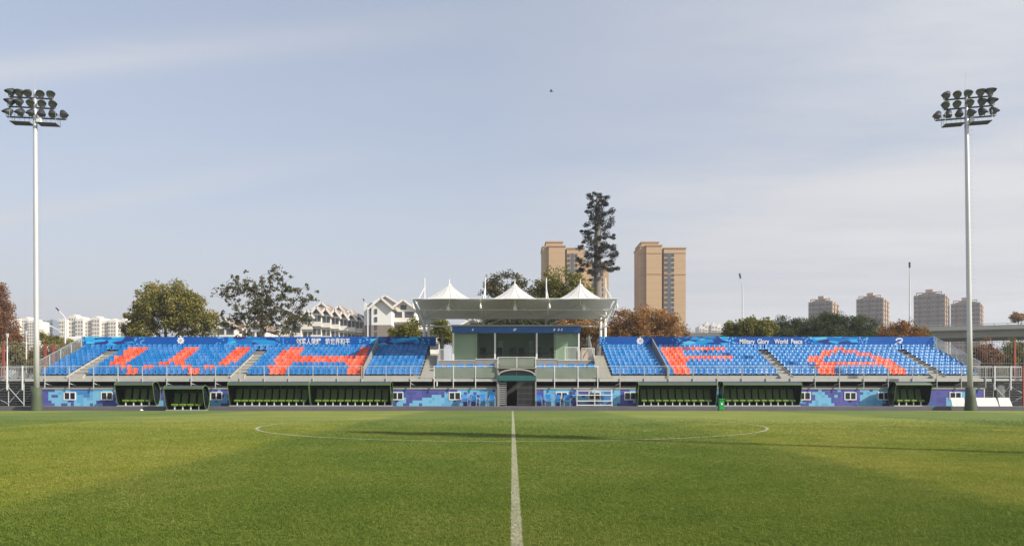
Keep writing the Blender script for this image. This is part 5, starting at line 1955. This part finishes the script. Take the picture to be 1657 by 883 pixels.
tree('green_bush', 'olive bush under the viaduct at the right edge', 1640, 92, [(1636, 575, 18, 26), (1655, 580, 16, 30), (1618, 592, 12, 18)], 120, 46, .5, .14, L_yg, M_bark, .15, 24, 'bush', limbs=12, squash=1.3)
tree('autumn_bush', 'small brown tree top above the viaduct at the right edge', 1648, 175, [(1646, 513, 10, 7), (1655, 514, 8, 6)], 30, 40, .8, .25, L_rust, M_bark, .2, 25, 'bush', limbs=6)
tree('green_bush', 'olive brown hedge bush behind the left fence', 30, 86, [(20, 575, 30, 22), (50, 580, 24, 18), (82, 572, 20, 16), (-10, 575, 22, 26), (70, 592, 40, 14), (112, 570, 22, 16)], 260, 46, .65, .15, L_straw, M_bark, .15, 26, 'bush', limbs=12)
tree('green_bush', 'pale olive bush above the left fence beside the mast', 85, 110, [(84, 552, 14, 9), (70, 545, 7, 8), (104, 556, 18, 8)], 60, 46, .6, .16, L_olive, M_bark, .15, 29, 'bush', limbs=8)

# antenna mast dressed as a tree
DF = 100
FT = thing('tree_mast', 'tall dark artificial tree mast with thick bare trunk behind the canopy', 'mast', (WX(968, DF), DF, 0))
rng = np.random.default_rng(77)
Xf = WX(967, DF)
fo_ = ORI[FT.name]
MB().lathe([(.62, 0), (.60, 6), (.55, 14), (.42, 22), (.28, 25.5), (.1, 27)], 12, Matrix.Translation((Xf, DF, -.1))).build('trunk', M_barkpale, FT, True)
cl = [(955, 320, 5), (966, 318, 6), (980, 322, 6), (958, 330, 5), (978, 331, 5), (967, 338, 7), (953, 342, 5), (985, 345, 6), (962, 352, 8), (976, 350, 7), (950, 360, 6), (988, 360, 6), (965, 365, 9), (981, 368, 8),
      (948, 374, 6), (958, 378, 8), (990, 382, 6), (975, 384, 8), (950, 388, 7), (963, 392, 7), (968, 326, 6), (967, 345, 7), (968, 358, 7), (967, 372, 7), (968, 386, 6), (968, 400, 6), (967, 420, 5), (984, 392, 7), (940, 398, 6), (954, 402, 8), (990, 402, 6), (944, 412, 8), (977, 408, 8), (990, 414, 7), (960, 414, 7),
      (938, 422, 6), (950, 426, 8), (982, 422, 7), (996, 411, 4), (943, 434, 6), (976, 432, 6), (995, 434, 5), (987, 428, 5), (956, 440, 6), (985, 438, 5), (965, 430, 5), (962, 446, 4)]
cen, rad = [], []
br = MB()
for (x, y, r) in cl:
    for q in range(4):
        cen.append((WX(x + rng.normal() * r * .5, DF), DF - .35 + rng.normal() * 1.1, WZ(y + rng.normal() * r * .35, DF)))
        rad.append(r * 1.0 * DF / FPX * rng.uniform(.5, 1.35))
    zc = WZ(y, DF)
    br.tube((Xf, DF, zc - .4), (WX(x, DF), cen[-1][1], zc), .07, .03, 5)
br.build('branches', M_bark, FT)
me = leaves_mesh('needle_clumps', np.array(cen) - np.array(fo_), np.array(rad), 80, .11, rng, .7, .6)
obj('needle_clumps', me, L_fake, FT)

# a bird high over the stand
bx_, bz_ = W(892, 148, 70)
bd = MB().lathe([(.01, -.16), (.04, -.1), (.055, 0), (.04, .1), (.01, .2)], 8, Matrix.Translation((bx_, 70, bz_)) @ Matrix.Rotation(math.pi / 2, 4, 'Y'))
for s in (-1, 1):
    bd.extrude([(bx_ - .06, 70, bz_), (bx_ + .07, 70, bz_), (bx_ + .02, 70 + s * .2, bz_ + .08), (bx_ - .10, 70 + s * .34, bz_ + .04)], (0, 0, .012))
tag(bd.build('bird', M_black), 'small dark bird flying high in the sky above the stand', 'bird')

# ------------------------------------------------------------------ the hazy autumn air
hz = MB().box(-2600, 2600, -400, 4100, -1.3, 80.0).mesh('haze')
hm = bpy.data.materials.new('thin_haze')
hm.use_nodes = True
hn = hm.node_tree.nodes
hn.remove(hn['Principled BSDF'])
pv = hn.new('ShaderNodeVolumePrincipled')
pv.inputs['Color'].default_value = (0.86, 0.89, 0.95, 1)
pv.inputs['Density'].default_value = 0.0004
pv.inputs['Anisotropy'].default_value = 0.2
hm.node_tree.links.new(pv.outputs[0], hn['Material Output'].inputs['Volume'])
ho = obj('haze', hz, hm)
ho['kind'] = 'stuff'
